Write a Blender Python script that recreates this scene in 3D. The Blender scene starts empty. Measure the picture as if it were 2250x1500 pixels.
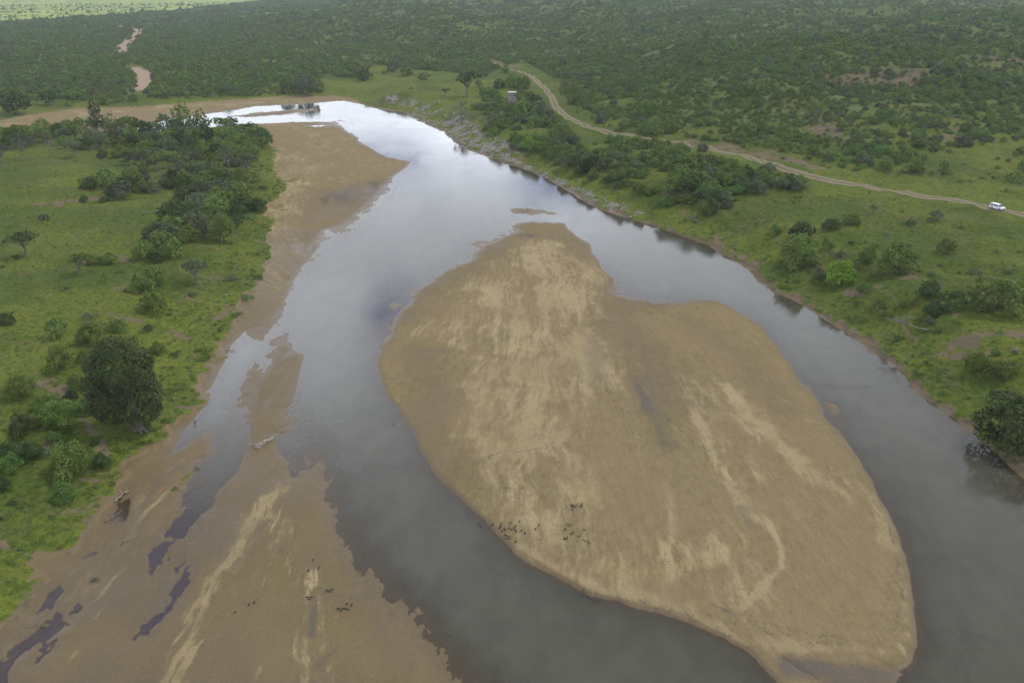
import bpy, math, random
import numpy as np, time
_t0 = time.time()
from mathutils import Vector, Matrix
R = math.radians
C = bpy.context.scene
col = C.collection
random.seed(7); rng = np.random.default_rng(11)

# ------------------------------------------------------------------ camera
CAMH = 72.0; FPX = 1875.0; HZ = -40.0
PITCH = math.atan((750 - HZ) / FPX)
cam = bpy.data.cameras.new('camera'); cam.sensor_width = 36; cam.lens = 30; cam.clip_start = 1; cam.clip_end = 60000
camo = bpy.data.objects.new('camera', cam); col.objects.link(camo)
camo.location = (0, 0, CAMH); camo.rotation_euler = (math.pi/2 - PITCH, 0, 0)
C.camera = camo

# ------------------------------------------------------------------ light
C.view_settings.view_transform = 'Standard'; C.view_settings.look = 'None'
C.view_settings.exposure = -0.08; C.view_settings.gamma = 1
SUN_EL, SUN_AZ = 58, 70          # azimuth from +Y towards +X
sun = bpy.data.lights.new('sun', 'SUN'); sun.energy = 2.1; sun.angle = R(8); sun.color = (1, .95, .87)
suno = bpy.data.objects.new('sun', sun); col.objects.link(suno)
sd = Vector((math.sin(R(SUN_AZ))*math.cos(R(SUN_EL)), math.cos(R(SUN_AZ))*math.cos(R(SUN_EL)), math.sin(R(SUN_EL))))
suno.rotation_euler = sd.to_track_quat('Z', 'Y').to_euler(); suno.location = (0, 0, 300)

class NT:
    """small helper around a node tree"""
    def __init__(s, t): s.t = t; s.n = t.nodes; s.l = t.links
    def add(s, typ, **kw):
        n = s.n.new(typ)
        for k, v in kw.items():
            if k == 'inp':
                for a, b in v.items():
                    if hasattr(b, 'is_output') : s.l.new(b, n.inputs[a])
                    else: n.inputs[a].default_value = b
            else: setattr(n, k, v)
        return n
    def math(s, op, a, b=0.0, c=None, clamp=False):
        n = s.n.new('ShaderNodeMath'); n.operation = op; n.use_clamp = clamp
        for i, v in enumerate((a, b) if c is None else (a, b, c)):
            if hasattr(v, 'is_output'): s.l.new(v, n.inputs[i])
            else: n.inputs[i].default_value = v
        return n.outputs[0]
    def mix(s, f, a, b, blend='MIX'):
        n = s.n.new('ShaderNodeMix'); n.data_type = 'RGBA'; n.blend_type = blend
        for k, v in ((0, f), (6, a), (7, b)):
            if hasattr(v, 'is_output'): s.l.new(v, n.inputs[k])
            else: n.inputs[k].default_value = (v if k == 0 else (*v, 1) if len(v) == 3 else v)
        return n.outputs[2]
    def noise(s, vec, scale, detail=3, rough=.55, dist=0):
        n = s.n.new('ShaderNodeTexNoise'); n.inputs['Scale'].default_value = scale
        n.inputs['Detail'].default_value = detail; n.inputs['Roughness'].default_value = rough; n.inputs['Distortion'].default_value = dist
        if vec is not None: s.l.new(vec, n.inputs['Vector'])
        return n.outputs[0]
    def ramp(s, f, lo, hi, a=0.0, b=1.0):
        n = s.n.new('ShaderNodeMapRange'); n.interpolation_type = 'SMOOTHSTEP'
        s.l.new(f, n.inputs[0])
        n.inputs[1].default_value = lo; n.inputs[2].default_value = hi; n.inputs[3].default_value = a; n.inputs[4].default_value = b
        return n.outputs[0]

w = bpy.data.worlds.new('World'); C.world = w; w.use_nodes = True
T = NT(w.node_tree); T.n.clear()
tc = T.add('ShaderNodeTexCoord').outputs['Generated']
sky = T.add('ShaderNodeTexSky', sky_type='NISHITA', sun_disc=False, sun_elevation=R(SUN_EL), sun_rotation=R(SUN_AZ), air_density=1.0, dust_density=1.5)
sep = T.add('ShaderNodeSeparateXYZ', inp={0: tc})
zz = T.math('ADD', T.math('MAXIMUM', sep.outputs[2], 0.0), .16)
pl = T.add('ShaderNodeCombineXYZ', inp={0: T.math('DIVIDE', sep.outputs[0], zz), 1: T.math('DIVIDE', sep.outputs[1], zz), 2: 0.3})
n1 = T.noise(pl.outputs[0], .8, 6, .55, .3)
n2 = T.noise(pl.outputs[0], 2.1, 5, .6, .2)
cover = T.math('ADD', T.math('MULTIPLY', n1, .75), T.math('MULTIPLY', n2, .25))
def dirvec(u, v):       # the sky direction mirrored by the water at a picture position
    d = Vector(((u-1125)/FPX, math.cos(PITCH)+(750-v)/FPX*math.sin(PITCH), math.sin(PITCH)-(750-v)/FPX*math.cos(PITCH)))
    return d.normalized()
holes = None
for (u, v, rad, amt) in ((870, 670, .05, .14), (370, 1190, .045, .2), (345, 1310, .055, .2), (1780, 830, .10, .05), (60, 1430, .10, .12)):
    d = dirvec(u, v)
    dn = T.add('ShaderNodeVectorMath', operation='DISTANCE', inp={0: tc, 1: tuple(d)}).outputs['Value']
    h = T.ramp(dn, 0, rad*1.6, amt, 0)
    holes = h if holes is None else T.math('ADD', holes, h)
cover = T.math('SUBTRACT', cover, holes)
cm = T.ramp(cover, .36, .47)
bri = T.ramp(T.noise(pl.outputs[0], 1.1, 5, .6, .5), .3, .7, .88, 1.14)
elev = T.ramp(sep.outputs[2], .24, .68, 2.45, .80)
cb = T.math('MULTIPLY', T.math('MULTIPLY', bri, elev), T.ramp(sep.outputs[2], .15, .27, 1.45, 1.0))
for (u, v, rad, amt) in ((520, 800, .13, .55), (1010, 300, .07, .35), (1230, 440, .07, .3), (700, 900, .2, .12), (2100, 1250, .42, -.26), (1650, 1400, .3, -.2)):
    dn = T.add('ShaderNodeVectorMath', operation='DISTANCE', inp={0: tc, 1: tuple(dirvec(u, v))}).outputs['Value']
    cb = T.math('MULTIPLY', cb, T.math('ADD', 1.0, T.ramp(dn, 0, rad*1.5, amt, 0)))
cc = T.mix(1.0, (.94, 1.0, 1.11), T.add('ShaderNodeCombineXYZ', inp={0: cb, 1: cb, 2: cb}).outputs[0], 'MULTIPLY')
cs = T.add('ShaderNodeVectorMath', operation='SCALE', inp={0: cc, 'Scale': .74}).outputs[0]
ss_ = T.add('ShaderNodeVectorMath', operation='SCALE', inp={0: sky.outputs[0], 'Scale': .15}).outputs[0]
ss_ = T.mix(.7, ss_, (.50, .62, 1.25))
mixw = T.mix(cm, ss_, cs)
bg = T.add('ShaderNodeBackground', inp={0: mixw, 1: 1.0})
T.add('ShaderNodeOutputWorld', inp={0: bg.outputs[0]})

# ------------------------------------------------------------------ picture <-> place
cp, sp = math.cos(PITCH), math.sin(PITCH)
def rays(u, v):
    u = np.asarray(u, float); v = np.asarray(v, float)
    a = (u-1125)/FPX; b = (750-v)/FPX
    return a, cp + b*sp, -sp + b*cp
def flat(u, v, z=0.0):
    dx, dy, dz = rays(u, v); t = (z-CAMH)/dz
    return dx*t, dy*t
def project(x, y, z):
    z = z-CAMH; d = y*cp - z*sp; d = np.where(d < 1, 1, d)
    return 1125 + FPX*x/d, 750 - FPX*(y*sp + z*cp)/d, d
def ss(x, a=0., b=1.):
    t = np.clip((x-a)/(b-a), 0, 1); return t*t*(3-2*t)

def vnoise(x, y, seed=0):
    xi = np.floor(x); yi = np.floor(y); fx = (x-xi).astype(np.float32); fy = (y-yi).astype(np.float32)
    xi = xi.astype(np.int64); yi = yi.astype(np.int64)
    def h(a, b):
        k = (a*374761393 + b*668265263 + seed*1442695041) & 0xffffffff
        k = ((k ^ (k >> 13))*1274126177) & 0xffffffff
        return ((k ^ (k >> 16)) & 0xffff).astype(np.float32)/32767.5 - 1
    fx = fx*fx*fx*(fx*(fx*6-15)+10); fy = fy*fy*fy*(fy*(fy*6-15)+10)
    a = h(xi, yi); b = h(xi+1, yi); c = h(xi, yi+1); d = h(xi+1, yi+1)
    return (a+(b-a)*fx) + ((c+(d-c)*fx)-(a+(b-a)*fx))*fy
def fbm(x, y, seed=0, o=4, g=.5):
    r = 0; a = 1; s = 0
    for i in range(o):
        r = r + a*vnoise(x, y, seed+i*17); s += a; a *= g
        x, y = (x*1.6+y*1.2)*1.0, (-x*1.2+y*1.6)*1.0
    return r/s*1.4

def seg_dist(px, py, pts, closed):
    P = np.array(pts, np.float32); Q = np.roll(P, -1, 0) if closed else P[1:]; P = P if closed else P[:-1]
    px = px.astype(np.float32); py = py.astype(np.float32)
    best = np.full(px.shape, 1e12, np.float32); ins = np.zeros(px.shape, bool)
    for (ax, ay), (bx, by) in zip(P, Q):
        ex, ey = bx-ax, by-ay; L = ex*ex+ey*ey+1e-9
        dx = px-ax; dy = py-ay
        t = np.clip((dx*ex+dy*ey)/L, 0, 1)
        d = (dx-ex*t)**2 + (dy-ey*t)**2
        np.minimum(best, d, out=best)
        if closed and ay != by:
            c = ((ay > py) != (by > py)) & (px < ex*(py-ay)/ey + ax)
            ins ^= c
    return np.sqrt(best), ins
def world_pts(pts, z=0.0):
    a = np.array(pts, float); x, y = flat(a[:, 0], a[:, 1], z); return np.stack([x, y], 1)
def sdf(x, y, pts, z=0.0, reach=60, raw=None):
    """signed distance in metres, positive inside; only worked out near the polygon"""
    P = world_pts(pts, z) if raw is None else np.array(raw, float)
    out = np.full(x.shape, -float(reach), np.float32)
    m = (x > P[:, 0].min()-reach) & (x < P[:, 0].max()+reach) & (y > P[:, 1].min()-reach) & (y < P[:, 1].max()+reach)
    d, i = seg_dist(x[m], y[m], P, True)
    out[m] = np.where(i, d, -d)
    return out
def stroke(x, y, pts, wid, z=0.0):
    P = world_pts(pts, z); reach = wid*3
    out = np.zeros(x.shape, np.float32)
    m = (x > P[:, 0].min()-reach) & (x < P[:, 0].max()+reach) & (y > P[:, 1].min()-reach) & (y < P[:, 1].max()+reach)
    if m.any():
        d, _ = seg_dist(x[m], y[m], P, False)
        out[m] = np.exp(-(d/wid)**2)
    return out

# outlines of the river, its sand and its banks, traced once, laid on the ground
LEFT_LINE = [(-500, 1700), (-120, 1520), (-60, 1440), (0, 1392), (40, 1366), (70, 1335), (98, 1295), (104, 1262), (88, 1240), (130, 1228), (160, 1220), (190, 1196), (215, 1160), (222, 1130), (255, 1092), (268, 1062), (290, 1022), (312, 1000), (345, 985), (375, 960), (398, 930), (430, 902), (441, 888), (446, 862), (468, 815), (480, 785), (492, 752), (510, 730), (530, 700), (537, 675), (556, 652), (575, 625), (592, 602), (590, 580), (600, 540), (590, 520), (602, 500), (592, 470), (612, 440), (634, 420), (618, 392), (602, 370), (607, 350), (600, 320), (590, 300), (575, 284), (540, 274), (500, 276), (450, 284), (400, 290), (330, 292), (250, 292), (130, 290), (60, 286), (0, 288), (-200, 300), (-600, 330)]
TOP_LINE = [(-600, 300), (-200, 285), (0, 268), (83, 253), (173, 240), (240, 240), (300, 238), (433, 227), (567, 218), (650, 213), (733, 213), (752, 216), (785, 221)]
RIGHT_LINE = [(793, 226), (807, 233), (850, 240), (890, 246), (910, 258), (937, 271), (977, 288), (997, 308), (1027, 326), (1067, 341), (1110, 355), (1167, 375), (1210, 394), (1247, 417), (1290, 444), (1337, 464), (1400, 484), (1450, 498), (1500, 517), (1550, 533), (1597, 561), (1647, 591), (1667, 618), (1687, 626), (1713, 645), (1747, 658), (1787, 681), (1820, 705), (1853, 725), (1893, 753), (1930, 778), (1967, 800), (1990, 826), (2017, 861), (2060, 891), (2110, 928), (2153, 961), (2197, 998), (2214, 1018), (2252, 1052), (2300, 1110), (2400, 1230), (2560, 1500), (2700, 1700)]
RIVERBED = LEFT_LINE + TOP_LINE + RIGHT_LINE
WATER = [(300, 288), (303, 278), (345, 268), (373, 261), (457, 252), (500, 245), (567, 234), (650, 230), (700, 226), (750, 222)] + [(u-2, v+2) for u, v in RIGHT_LINE] + [(2500, 1760), (1080, 1760), (1030, 1500), (1012, 1470), (1000, 1432), (950, 1405), (920, 1360), (862, 1312), (845, 1285), (825, 1270), (808, 1240), (795, 1222), (782, 1180), (760, 1150), (748, 1110), (735, 1060), (715, 1040), (700, 1008), (692, 990), (688, 960), (668, 930), (640, 905), (648, 870), (655, 832), (662, 800), (668, 780), (645, 770), (640, 742), (622, 735), (610, 728), (603, 735), (610, 705), (622, 680), (640, 650), (655, 622), (668, 598), (690, 560), (715, 518), (726, 505), (742, 515), (760, 525), (785, 488), (800, 470), (828, 447), (850, 425), (866, 408), (860, 396), (872, 382), (892, 370), (905, 355), (880, 351), (850, 345), (825, 330), (800, 318), (785, 302), (770, 292), (750, 276), (735, 269), (700, 268), (640, 268), (600, 271), (527, 272), (470, 280), (400, 287)]
SIDE = [(612, 722), (600, 768), (573, 785), (550, 808), (537, 832), (528, 863), (520, 890), (535, 905), (545, 935), (542, 990), (517, 1040), (483, 1067), (463, 1117), (427, 1137), (407, 1170), (372, 1190), (353, 1235), (337, 1262), (331, 1250), (336, 1205), (367, 1180), (407, 1110), (423, 1067), (436, 1015), (440, 1010), (472, 1002), (480, 966), (462, 948), (447, 950), (425, 962), (400, 984), (372, 998), (382, 990), (400, 947), (427, 921), (440, 896), (448, 868), (467, 845), (484, 811), (498, 785), (510, 757), (520, 745), (540, 727), (548, 745), (575, 745), (600, 732)]
FINGER = [(600, 952), (622, 955), (640, 935), (668, 925), (690, 950), (690, 975), (672, 985), (662, 1020), (650, 1050), (640, 1045), (632, 1015), (618, 1000), (608, 975)]
CREEK = [(-40, 1560), (-30, 1480), (0, 1448), (30, 1418), (75, 1384), (112, 1360), (124, 1348), (134, 1358), (112, 1384), (70, 1406), (40, 1435), (20, 1470), (12, 1560)]
POOLS = [[(85, 1346), (98, 1325), (128, 1290), (138, 1288), (120, 1325), (110, 1346)], [(76, 1456), (88, 1438), (108, 1424), (104, 1436), (86, 1456)],
         [(250, 1148), (248, 1130), (262, 1108), (272, 1086), (281, 1088), (280, 1118), (268, 1146)], [(308, 1396), (328, 1360), (368, 1308), (396, 1262), (410, 1240), (404, 1288), (370, 1332), (334, 1388)],
         [(183, 1228), (190, 1218), (194, 1222), (187, 1230)], [(575, 790), (572, 798), (574, 806), (578, 796)], [(682, 276), (705, 275), (706, 278), (688, 278)]]
ISLAND = [(1120, 487), (1160, 485), (1240, 490), (1248, 502), (1263, 515), (1297, 537), (1300, 552), (1313, 567), (1322, 590), (1347, 612), (1360, 643), (1400, 655), (1440, 657), (1483, 664), (1520, 657), (1567, 659), (1605, 676), (1640, 696), (1673, 716), (1700, 752), (1733, 796), (1753, 830), (1783, 860), (1813, 903), (1822, 922), (1850, 955), (1883, 1000), (1917, 1060), (1950, 1123), (1977, 1180), (2000, 1260), (2010, 1350), (2013, 1417), (2000, 1457), (1977, 1474), (1930, 1462), (1900, 1445), (1867, 1456), (1767, 1456), (1720, 1446), (1760, 1470), (1835, 1510), (1880, 1560), (1760, 1560), (1700, 1490), (1643, 1432), (1580, 1397), (1500, 1364), (1443, 1344), (1400, 1336), (1357, 1320), (1300, 1308), (1273, 1298), (1243, 1280), (1183, 1250), (1133, 1218), (1113, 1195), (1087, 1163), (1050, 1130), (1003, 1087), (950, 1032), (930, 1000), (907, 947), (873, 897), (847, 863), (831, 820), (828, 793), (837, 753), (850, 715), (885, 675), (915, 635), (955, 612), (983, 593), (1027, 573), (1033, 537), (1083, 527), (1117, 513)]
BARS = [[(1117, 459), (1160, 458), (1200, 462), (1230, 466), (1229, 473), (1180, 473), (1133, 470)], [(500, 257), (560, 248), (640, 241), (702, 239), (690, 246), (610, 253), (540, 259)],
        [(738, 264), (766, 265), (768, 268), (748, 267)], [(1810, 884), (1840, 890), (1854, 912), (1840, 919), (1820, 912)], [(1690, 1430), (1770, 1435), (1867, 1430), (1905, 1430), (1935, 1445), (1978, 1480), (1970, 1510), (1950, 1545), (1860, 1545), (1780, 1492)],
        [(850, 676), (868, 655), (884, 662), (866, 684)]]
RAG = [([(820, 740), (870, 660), (930, 600), (1030, 560), (1070, 520), (1120, 505)], 7), ([(640, 900), (680, 960), (720, 1060), (770, 1180), (830, 1290), (930, 1390), (1020, 1480), (1100, 1540)], 4),
       ([(600, 730), (590, 800), (540, 900), (480, 980), (420, 1100), (340, 1250)], 3), ([(1360, 640), (1420, 655), (1500, 660)], 7), ([(720, 520), (800, 470), (860, 410)], 9), ([(560, 245), (650, 240), (760, 268)], 30),
       ([(1980, 1490), (1985, 1520)], .6), ([(640, 650), (700, 560)], 4), ([(1165, 414), (1200, 465), (1120, 490)], 8), ([(1820, 905), (1850, 930)], 2), ([(620, 700), (600, 750)], 5),
       ([(100, 1400), (200, 1300), (280, 1180)], 3), ([(1770, 850), (1900, 850)], 2), ([(312, 1392), (360, 1310), (404, 1250)], 2.2), ([(262, 1140), (275, 1090)], 1.2), ([(90, 1345), (130, 1295)], 1.0), ([(0, 1470), (110, 1370)], .8)]
HILLFOOT = [(2600, 300), (2250, 300), (2030, 345), (1950, 370), (1800, 358), (1600, 318), (1500, 298), (1400, 278), (1300, 250), (1250, 215), (1235, 185), (1150, 135), (1050, 118), (900, 108), (650, 95), (420, 70), (300, 45)]
TRACK = [(2420, 515), (2330, 492), (2250, 472), (2180, 458), (2100, 441), (2000, 425), (1900, 408), (1810, 393), (1750, 378), (1690, 358), (1640, 344), (1560, 327), (1480, 312), (1400, 300), (1335, 291), (1290, 279), (1250, 261), (1225, 240), (1213, 215), (1200, 196), (1180, 179), (1150, 161), (1110, 147), (1066, 134), (1040, 131), (990, 133), (900, 135), (830, 131), (760, 128), (700, 126), (640, 124)]

# ------------------------------------------------------------------ ground grid
ys = np.arange(1545, 690, -1.9); ys = np.concatenate([ys, np.arange(690, 215, -1.25)])
_, yy = flat(np.full(ys.shape, 1125.), ys)
rr = list(yy)
while rr[-1] < 1300: rr.append(rr[-1]+3.6)
while rr[-1] < 2200: rr.append(rr[-1]+8)
while rr[-1] < 4500: rr.append(rr[-1]+22)
while rr[-1] < 45000: rr.append(rr[-1]*1.08)
near = list(np.linspace(2, rr[0], 14)[:-1])
RR = np.array(near+rr)
az = np.arange(-41, 41.01, .078)
left = [-180, -165, -150, -135, -120, -105, -90, -80, -70, -62, -55, -50, -46, -43.5]
AZ = np.radians(np.array(left+list(az)+[-a for a in left[::-1]]))
NR, NA = len(RR), len(AZ)
RG, AG = np.meshgrid(RR, AZ, indexing='ij')
X = (RG*np.sin(AG)).astype(np.float64); Y = (RG*np.cos(AG)).astype(np.float64)

def fields(X, Y):
    shp = X.shape; x = X.ravel(); y = Y.ravel(); F = {}
    rag = np.zeros(x.shape, np.float32)
    for p, wd in RAG: rag = np.maximum(rag, stroke(x, y, p, wd))
    amp = .16 + 1.25*rag + .9*ss(y, 220, 450)
    wx = x + amp*(fbm(x/3.5, y/5, 3, 4, .6)+.8*fbm(x/.9, y/1.6, 5, 3, .65)); wy = y + amp*1.5*(fbm(x/3.5, y/5, 9, 4, .6)+.9*fbm(x/.9, y/1.6, 11, 3, .65))
    s = sdf(wx, wy, WATER)
    for P in [SIDE, FINGER, CREEK]+POOLS: s = np.maximum(s, sdf(wx, wy, P))
    isl = sdf(wx, wy, ISLAND)
    for P in BARS: isl = np.maximum(isl, sdf(wx, wy, P))
    s = np.minimum(s, -isl)
    bx = x + 2.2*fbm(x/6, y/6, 21, 4, .6)*(1-np.exp(-.02*np.hypot(x, y))); by = y + 2.2*fbm(x/6, y/6, 25, 4, .6)
    g = -sdf(bx, by, RIVERBED, reach=400)
    dR, _ = seg_dist(x, y, world_pts(RIGHT_LINE), False)
    rb = np.exp(-np.maximum(dR-np.maximum(g, 0)-1.5, 0)/12.)
    g = np.where(rb > .5, np.maximum(np.minimum(g, -s + .4*fbm(x/1.5, y/1.5, 77)), np.minimum(g, 2.)*0+np.minimum(g, 400)), g)
    hw = -1.1*(1-np.exp(-np.maximum(s, 0)*(.16-.13*rag)/1.1))
    d = np.maximum(-s, 0)
    scarp = .42*(1-rag)*ss(isl, 0, .8)*(y < 230)
    hs = .30*(1-np.exp(-d*(.14-.12*rag)/.30)) + .28*(1-np.exp(-d/35.)) + scarp*.3 + .05*fbm(x/9, y/9, 31)*(1-np.exp(-d/4))
    h = np.where(s > 0, hw, hs) + rag*.085*(fbm(x/2.6, y/5.5, 41, 5, .65)-.38)*np.exp(-np.abs(s)/7)
    gg = np.maximum(g, 0)
    lb = 2.6*ss(gg, 0, 30)+1.9*ss(gg, 25, 90)
    rk = 6.0*ss(gg, 0, 23)+2.0*ss(gg, 18, 80)
    bank = lb + (rk-lb)*rb + (.35+.3*rb)*ss(gg, 0, .7)
    big = ss(gg, 15, 60)
    bank = bank + (.6+.5*rb)*fbm(x/11, y/11, 51)*ss(gg, 1, 9) + 1.5*fbm(x/55, y/55, 53, 3)*big
    # gully edge across the meadow
    bank = bank - 1.6*stroke(x, y, [(120, 446), (200, 438), (280, 428), (360, 412), (430, 405), (500, 410)], 7, 4.5) + .9*stroke(x, y, [(120, 468), (280, 450), (420, 425)], 12, 4.5)
    hraw = list(map(tuple, world_pts(HILLFOOT, 6)))+[(-2500, 30000), (30000, 30000), (30000, 200)]
    hd = np.full(x.shape, -60., np.float32); m = (y > 150)
    dd, ii = seg_dist(x[m], y[m], hraw[:len(HILLFOOT)], False); _, ii = seg_dist(x[m], y[m], hraw, True)
    hd[m] = np.where(ii, dd, -dd)
    hp = np.maximum(hd, 0)
    rid = 1-np.abs(fbm(x/210+3, y/210, 61, 4, .5)); kn = fbm(x/75, y/75, 67, 3)
    hill = 34*(1-np.exp(-hp/420)) + (22*(rid-.55) + 5.5*kn)*ss(hp, 0, 160) + .006*hp*ss(hp, 300, 3000)
    hill = hill*(1-.75*ss(-x, 100, 900)*ss(y, 600, 1400))
    far = ss(np.hypot(x, y), 5000, 14000)
    h = h + bank + hill*(1-.5*far) + 60*far*np.maximum(fbm(x/3500, y/3500, 71, 3), 0)
    F['h'] = h; F['s'] = s; F['g'] = g; F['rag'] = rag; F['isl'] = isl; F['rb'] = rb; F['hd'] = hd
    return {k: v.reshape(shp) for k, v in F.items()}
F = fields(X, Y)
print('fields', time.time()-_t0)
HG = F['h'].astype(np.float64)

def grid_lookup(G, x, y):
    x = np.asarray(x, float); y = np.asarray(y, float)
    r = np.clip(np.hypot(x, y), RR[0], RR[-1]*.999); a = np.arctan2(x, y)
    fi = np.interp(r, RR, np.arange(NR)); fa = np.interp(a, AZ, np.arange(NA))
    i = np.minimum(fi.astype(int), NR-2); j = np.minimum(fa.astype(int), NA-2); u = fi-i; v = fa-j
    return (G[i, j]*(1-u)+G[i+1, j]*u)*(1-v) + (G[i, j+1]*(1-u)+G[i+1, j+1]*u)*v
def H(x, y): return grid_lookup(HG, x, y)
def land(u, v):
    """picture position -> point on the ground"""
    u = np.atleast_1d(np.asarray(u, float)); v = np.atleast_1d(np.asarray(v, float))
    dx, dy, dz = rays(u, v); t = np.full(u.shape, 40.0); done = np.zeros(u.shape, bool)
    for k in range(900):
        x, y, z = dx*t, dy*t, CAMH+dz*t
        gap = z-H(x, y); done |= gap < .02
        if done.all() or (t > 20000).all(): break
        t = np.where(done, t, t + np.maximum(gap*.5, .01))
    x, y = dx*t, dy*t
    return np.stack([x, y, H(x, y)], -1)

# ---------------- what the ground is made of, per place, with far sunlight painted in
x = X.ravel(); y = Y.ravel(); s = F['s'].ravel(); g = F['g'].ravel(); h = F['h'].ravel(); rag = F['rag'].ravel(); isl = F['isl'].ravel(); rb = F['rb'].ravel(); hd = F['hd'].ravel()
rr_ = np.hypot(x, y)
gn = fbm(x/4, y/4, 81, 4, .6)
grass = ss(g + 1.6*gn*(1-.6*rb), .2 - 1.5*rb, 1.8-2.0*rb)*np.where(rb > .5, s < .1, 1)
grass = np.maximum(grass, .55*ss(fbm(x/5, y/5, 83), .35, .7)*stroke(x, y, [(600, 300), (640, 400), (620, 480)], 9))
grass = np.maximum(grass, .6*ss(gn, .1, .5)*stroke(x, y, [(380, 1075), (420, 1040)], .9))
def strokeL(x, y, pts, wid):
    P = land([p[0] for p in pts], [p[1] for p in pts])[:, :2]; reach = wid*3
    out = np.zeros(x.shape, np.float32)
    m = (x > P[:, 0].min()-reach) & (x < P[:, 0].max()+reach) & (y > P[:, 1].min()-reach) & (y < P[:, 1].max()+reach)
    if m.any(): out[m] = np.exp(-(seg_dist(x[m], y[m], P, False)[0]/wid)**2)
    return out
bare = np.zeros(x.shape, np.float32)
BARE = [([(100, 446), (180, 441), (240, 432), (300, 418), (420, 404)], 2.6, .9), ([(85, 450), (140, 446)], 3, .8), ([(85, 835), (110, 845), (150, 858)], 2.2, .9), ([(235, 688), (262, 700), (300, 705)], 2.2, .9),
        ([(130, 585), (260, 563), (280, 570)], 2.2, .9), ([(2090, 752), (2180, 738), (2270, 735)], 2.6, 1), ([(2060, 770), (2150, 775), (2270, 768)], 1.8, .9), ([(1870, 610), (1960, 645)], 2, .5), ([(1560, 505), (1640, 500), (1720, 470)], 2.5, .55), ([(1500, 470), (1560, 455), (1610, 440)], 3, .7), ([(1230, 345), (1280, 335), (1330, 360)], 4, .8), ([(1130, 345), (1200, 370)], 3, .6), ([(1640, 560), (1700, 590)], 2, .5), ([(1990, 612), (2010, 608)], 1.5, .9), ([(1850, 645), (1900, 640)], 2, .8),
        ([(1560, 520), (1600, 545), (1650, 585)], 2.2, 1), ([(1880, 740), (1930, 765)], 1.6, .7), ([(365, 724), (415, 742)], 1.3, .9), ([(250, 632), (290, 642)], 1.5, .8), ([(410, 650), (450, 665), (515, 668), (480, 700)], 1.2, .8), ([(0, 780), (70, 800), (90, 835)], .6, .7), ([(430, 700), (470, 660), (520, 640)], .7, .7), ([(160, 1050), (220, 1060), (300, 985)], .8, .7), ([(95, 1000), (110, 940), (60, 900)], 1.0, .7), ([(215, 870), (190, 910), (230, 1010)], 1.4, .75), ([(0, 640), (120, 610), (260, 610), (420, 570)], .35, .6), ([(1700, 520), (1820, 600), (1950, 690), (2050, 780)], .5, .7), ([(1900, 560), (2080, 600), (2250, 640)], .4, .6), ([(1880, 560), (1830, 575), (1790, 560)], 2.0, .6), ([(1930, 590), (2010, 600)], 1.8, .6), ([(2050, 640), (2110, 690), (2180, 700)], 1.8, .6),
        ([(430, 480), (500, 700)], .1, .0), ([(60, 1232), (150, 1228), (210, 1232)], 1.0, .8), ([(0, 1195), (60, 1225)], .8, .9), ([(395, 895), (450, 902)], .9, .9), ([(560, 527), (600, 535)], 1, .8), ([(470, 562), (560, 572)], 1.2, .7),
        ([(300, 468), (370, 458)], 1.6, .7), ([(1660, 340), (1570, 322), (1500, 312)], 9, 1.0), ([(1640, 336), (1720, 345), (1790, 372)], 6, .85), ([(1070, 130), (1100, 138), (1135, 148)], 7, 1), ([(655, 115), (690, 112), (720, 122)], 9, 1), ([(480, 120), (640, 124), (760, 128), (900, 134), (1060, 130)], 5, .85),
        ([(760, 192), (800, 188), (835, 186)], 6, .9), ([(830, 225), (870, 215), (910, 222)], 5, .6), ([(1780, 255), (1810, 290), (1880, 300)], 12, .8), ([(1760, 300), (1700, 300), (1640, 305)], 9, .6), ([(2070, 305), (2140, 290), (2060, 275)], 7, .9), ([(2030, 160), (2060, 165)], 12, .8),
        ([(1600, 95), (1650, 80)], 18, .8), ([(1480, 120), (1520, 130)], 10, .6), ([(1780, 175), (1900, 165)], 10, .6), ([(960, 70), (990, 85)], 15, .5), ([(1200, 205), (1215, 215)], 5, .5), ([(2050, 215), (2100, 225)], 8, .4), ([(1400, 120), (1440, 160)], 10, .5)]
w1, w2 = fbm(x/6, y/6, 91), fbm(x/6, y/6, 95)
for p, wd, a in BARE: bare = np.maximum(bare, a*strokeL(x+wd*.8*w1, y+wd*.8*w2, p, wd))
bare = bare*(.55+.6*ss(fbm(x/2.5, y/2.5, 97), -.3, .4))
bare = np.maximum(bare, .75*ss(fbm(x/38, y/38, 99, 5, .6), .34, .72)*ss(hd, 5, 60)*(1-ss(rr_, 1500, 2500)))
bare = np.maximum(bare, .5*ss(fbm(x/7, y/7, 101, 4, .6), .42, .75)*(hd < 0))
bare = np.maximum(bare, rb*ss(-g, -1.6, -.2)*ss(gn, -.9, .1))
creekbed = np.maximum.reduce([strokeL(x, y, [(290, 150), (312, 157), (321, 172), (316, 186), (303, 196)], 7.5), strokeL(x, y, [(306, 64), (303, 72), (286, 88), (272, 100), (264, 118)], 8), strokeL(x, y, [(240, 57), (275, 60), (306, 66)], 9), .6*strokeL(x, y, [(255, 68), (262, 78)], 6)])
creekbed = ss(creekbed + .15*gn, .35, .7)
rock = np.maximum.reduce([strokeL(x, y, [(985, 262), (1010, 285), (1060, 318), (1110, 335)], 9), .8*strokeL(x, y, [(840, 215), (900, 225), (960, 245)], 6), .8*strokeL(x, y, [(1120, 350), (1200, 385), (1260, 415), (1330, 448), (1400, 470)], 3), strokeL(x, y, [(1075, 262), (1090, 250)], 6), .8*strokeL(x, y, [(905, 252), (950, 275), (1000, 308)], 4)])
rock = rock*ss(fbm(x/3.2, y/3.2, 103, 4, .6), -.35, .25)
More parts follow.
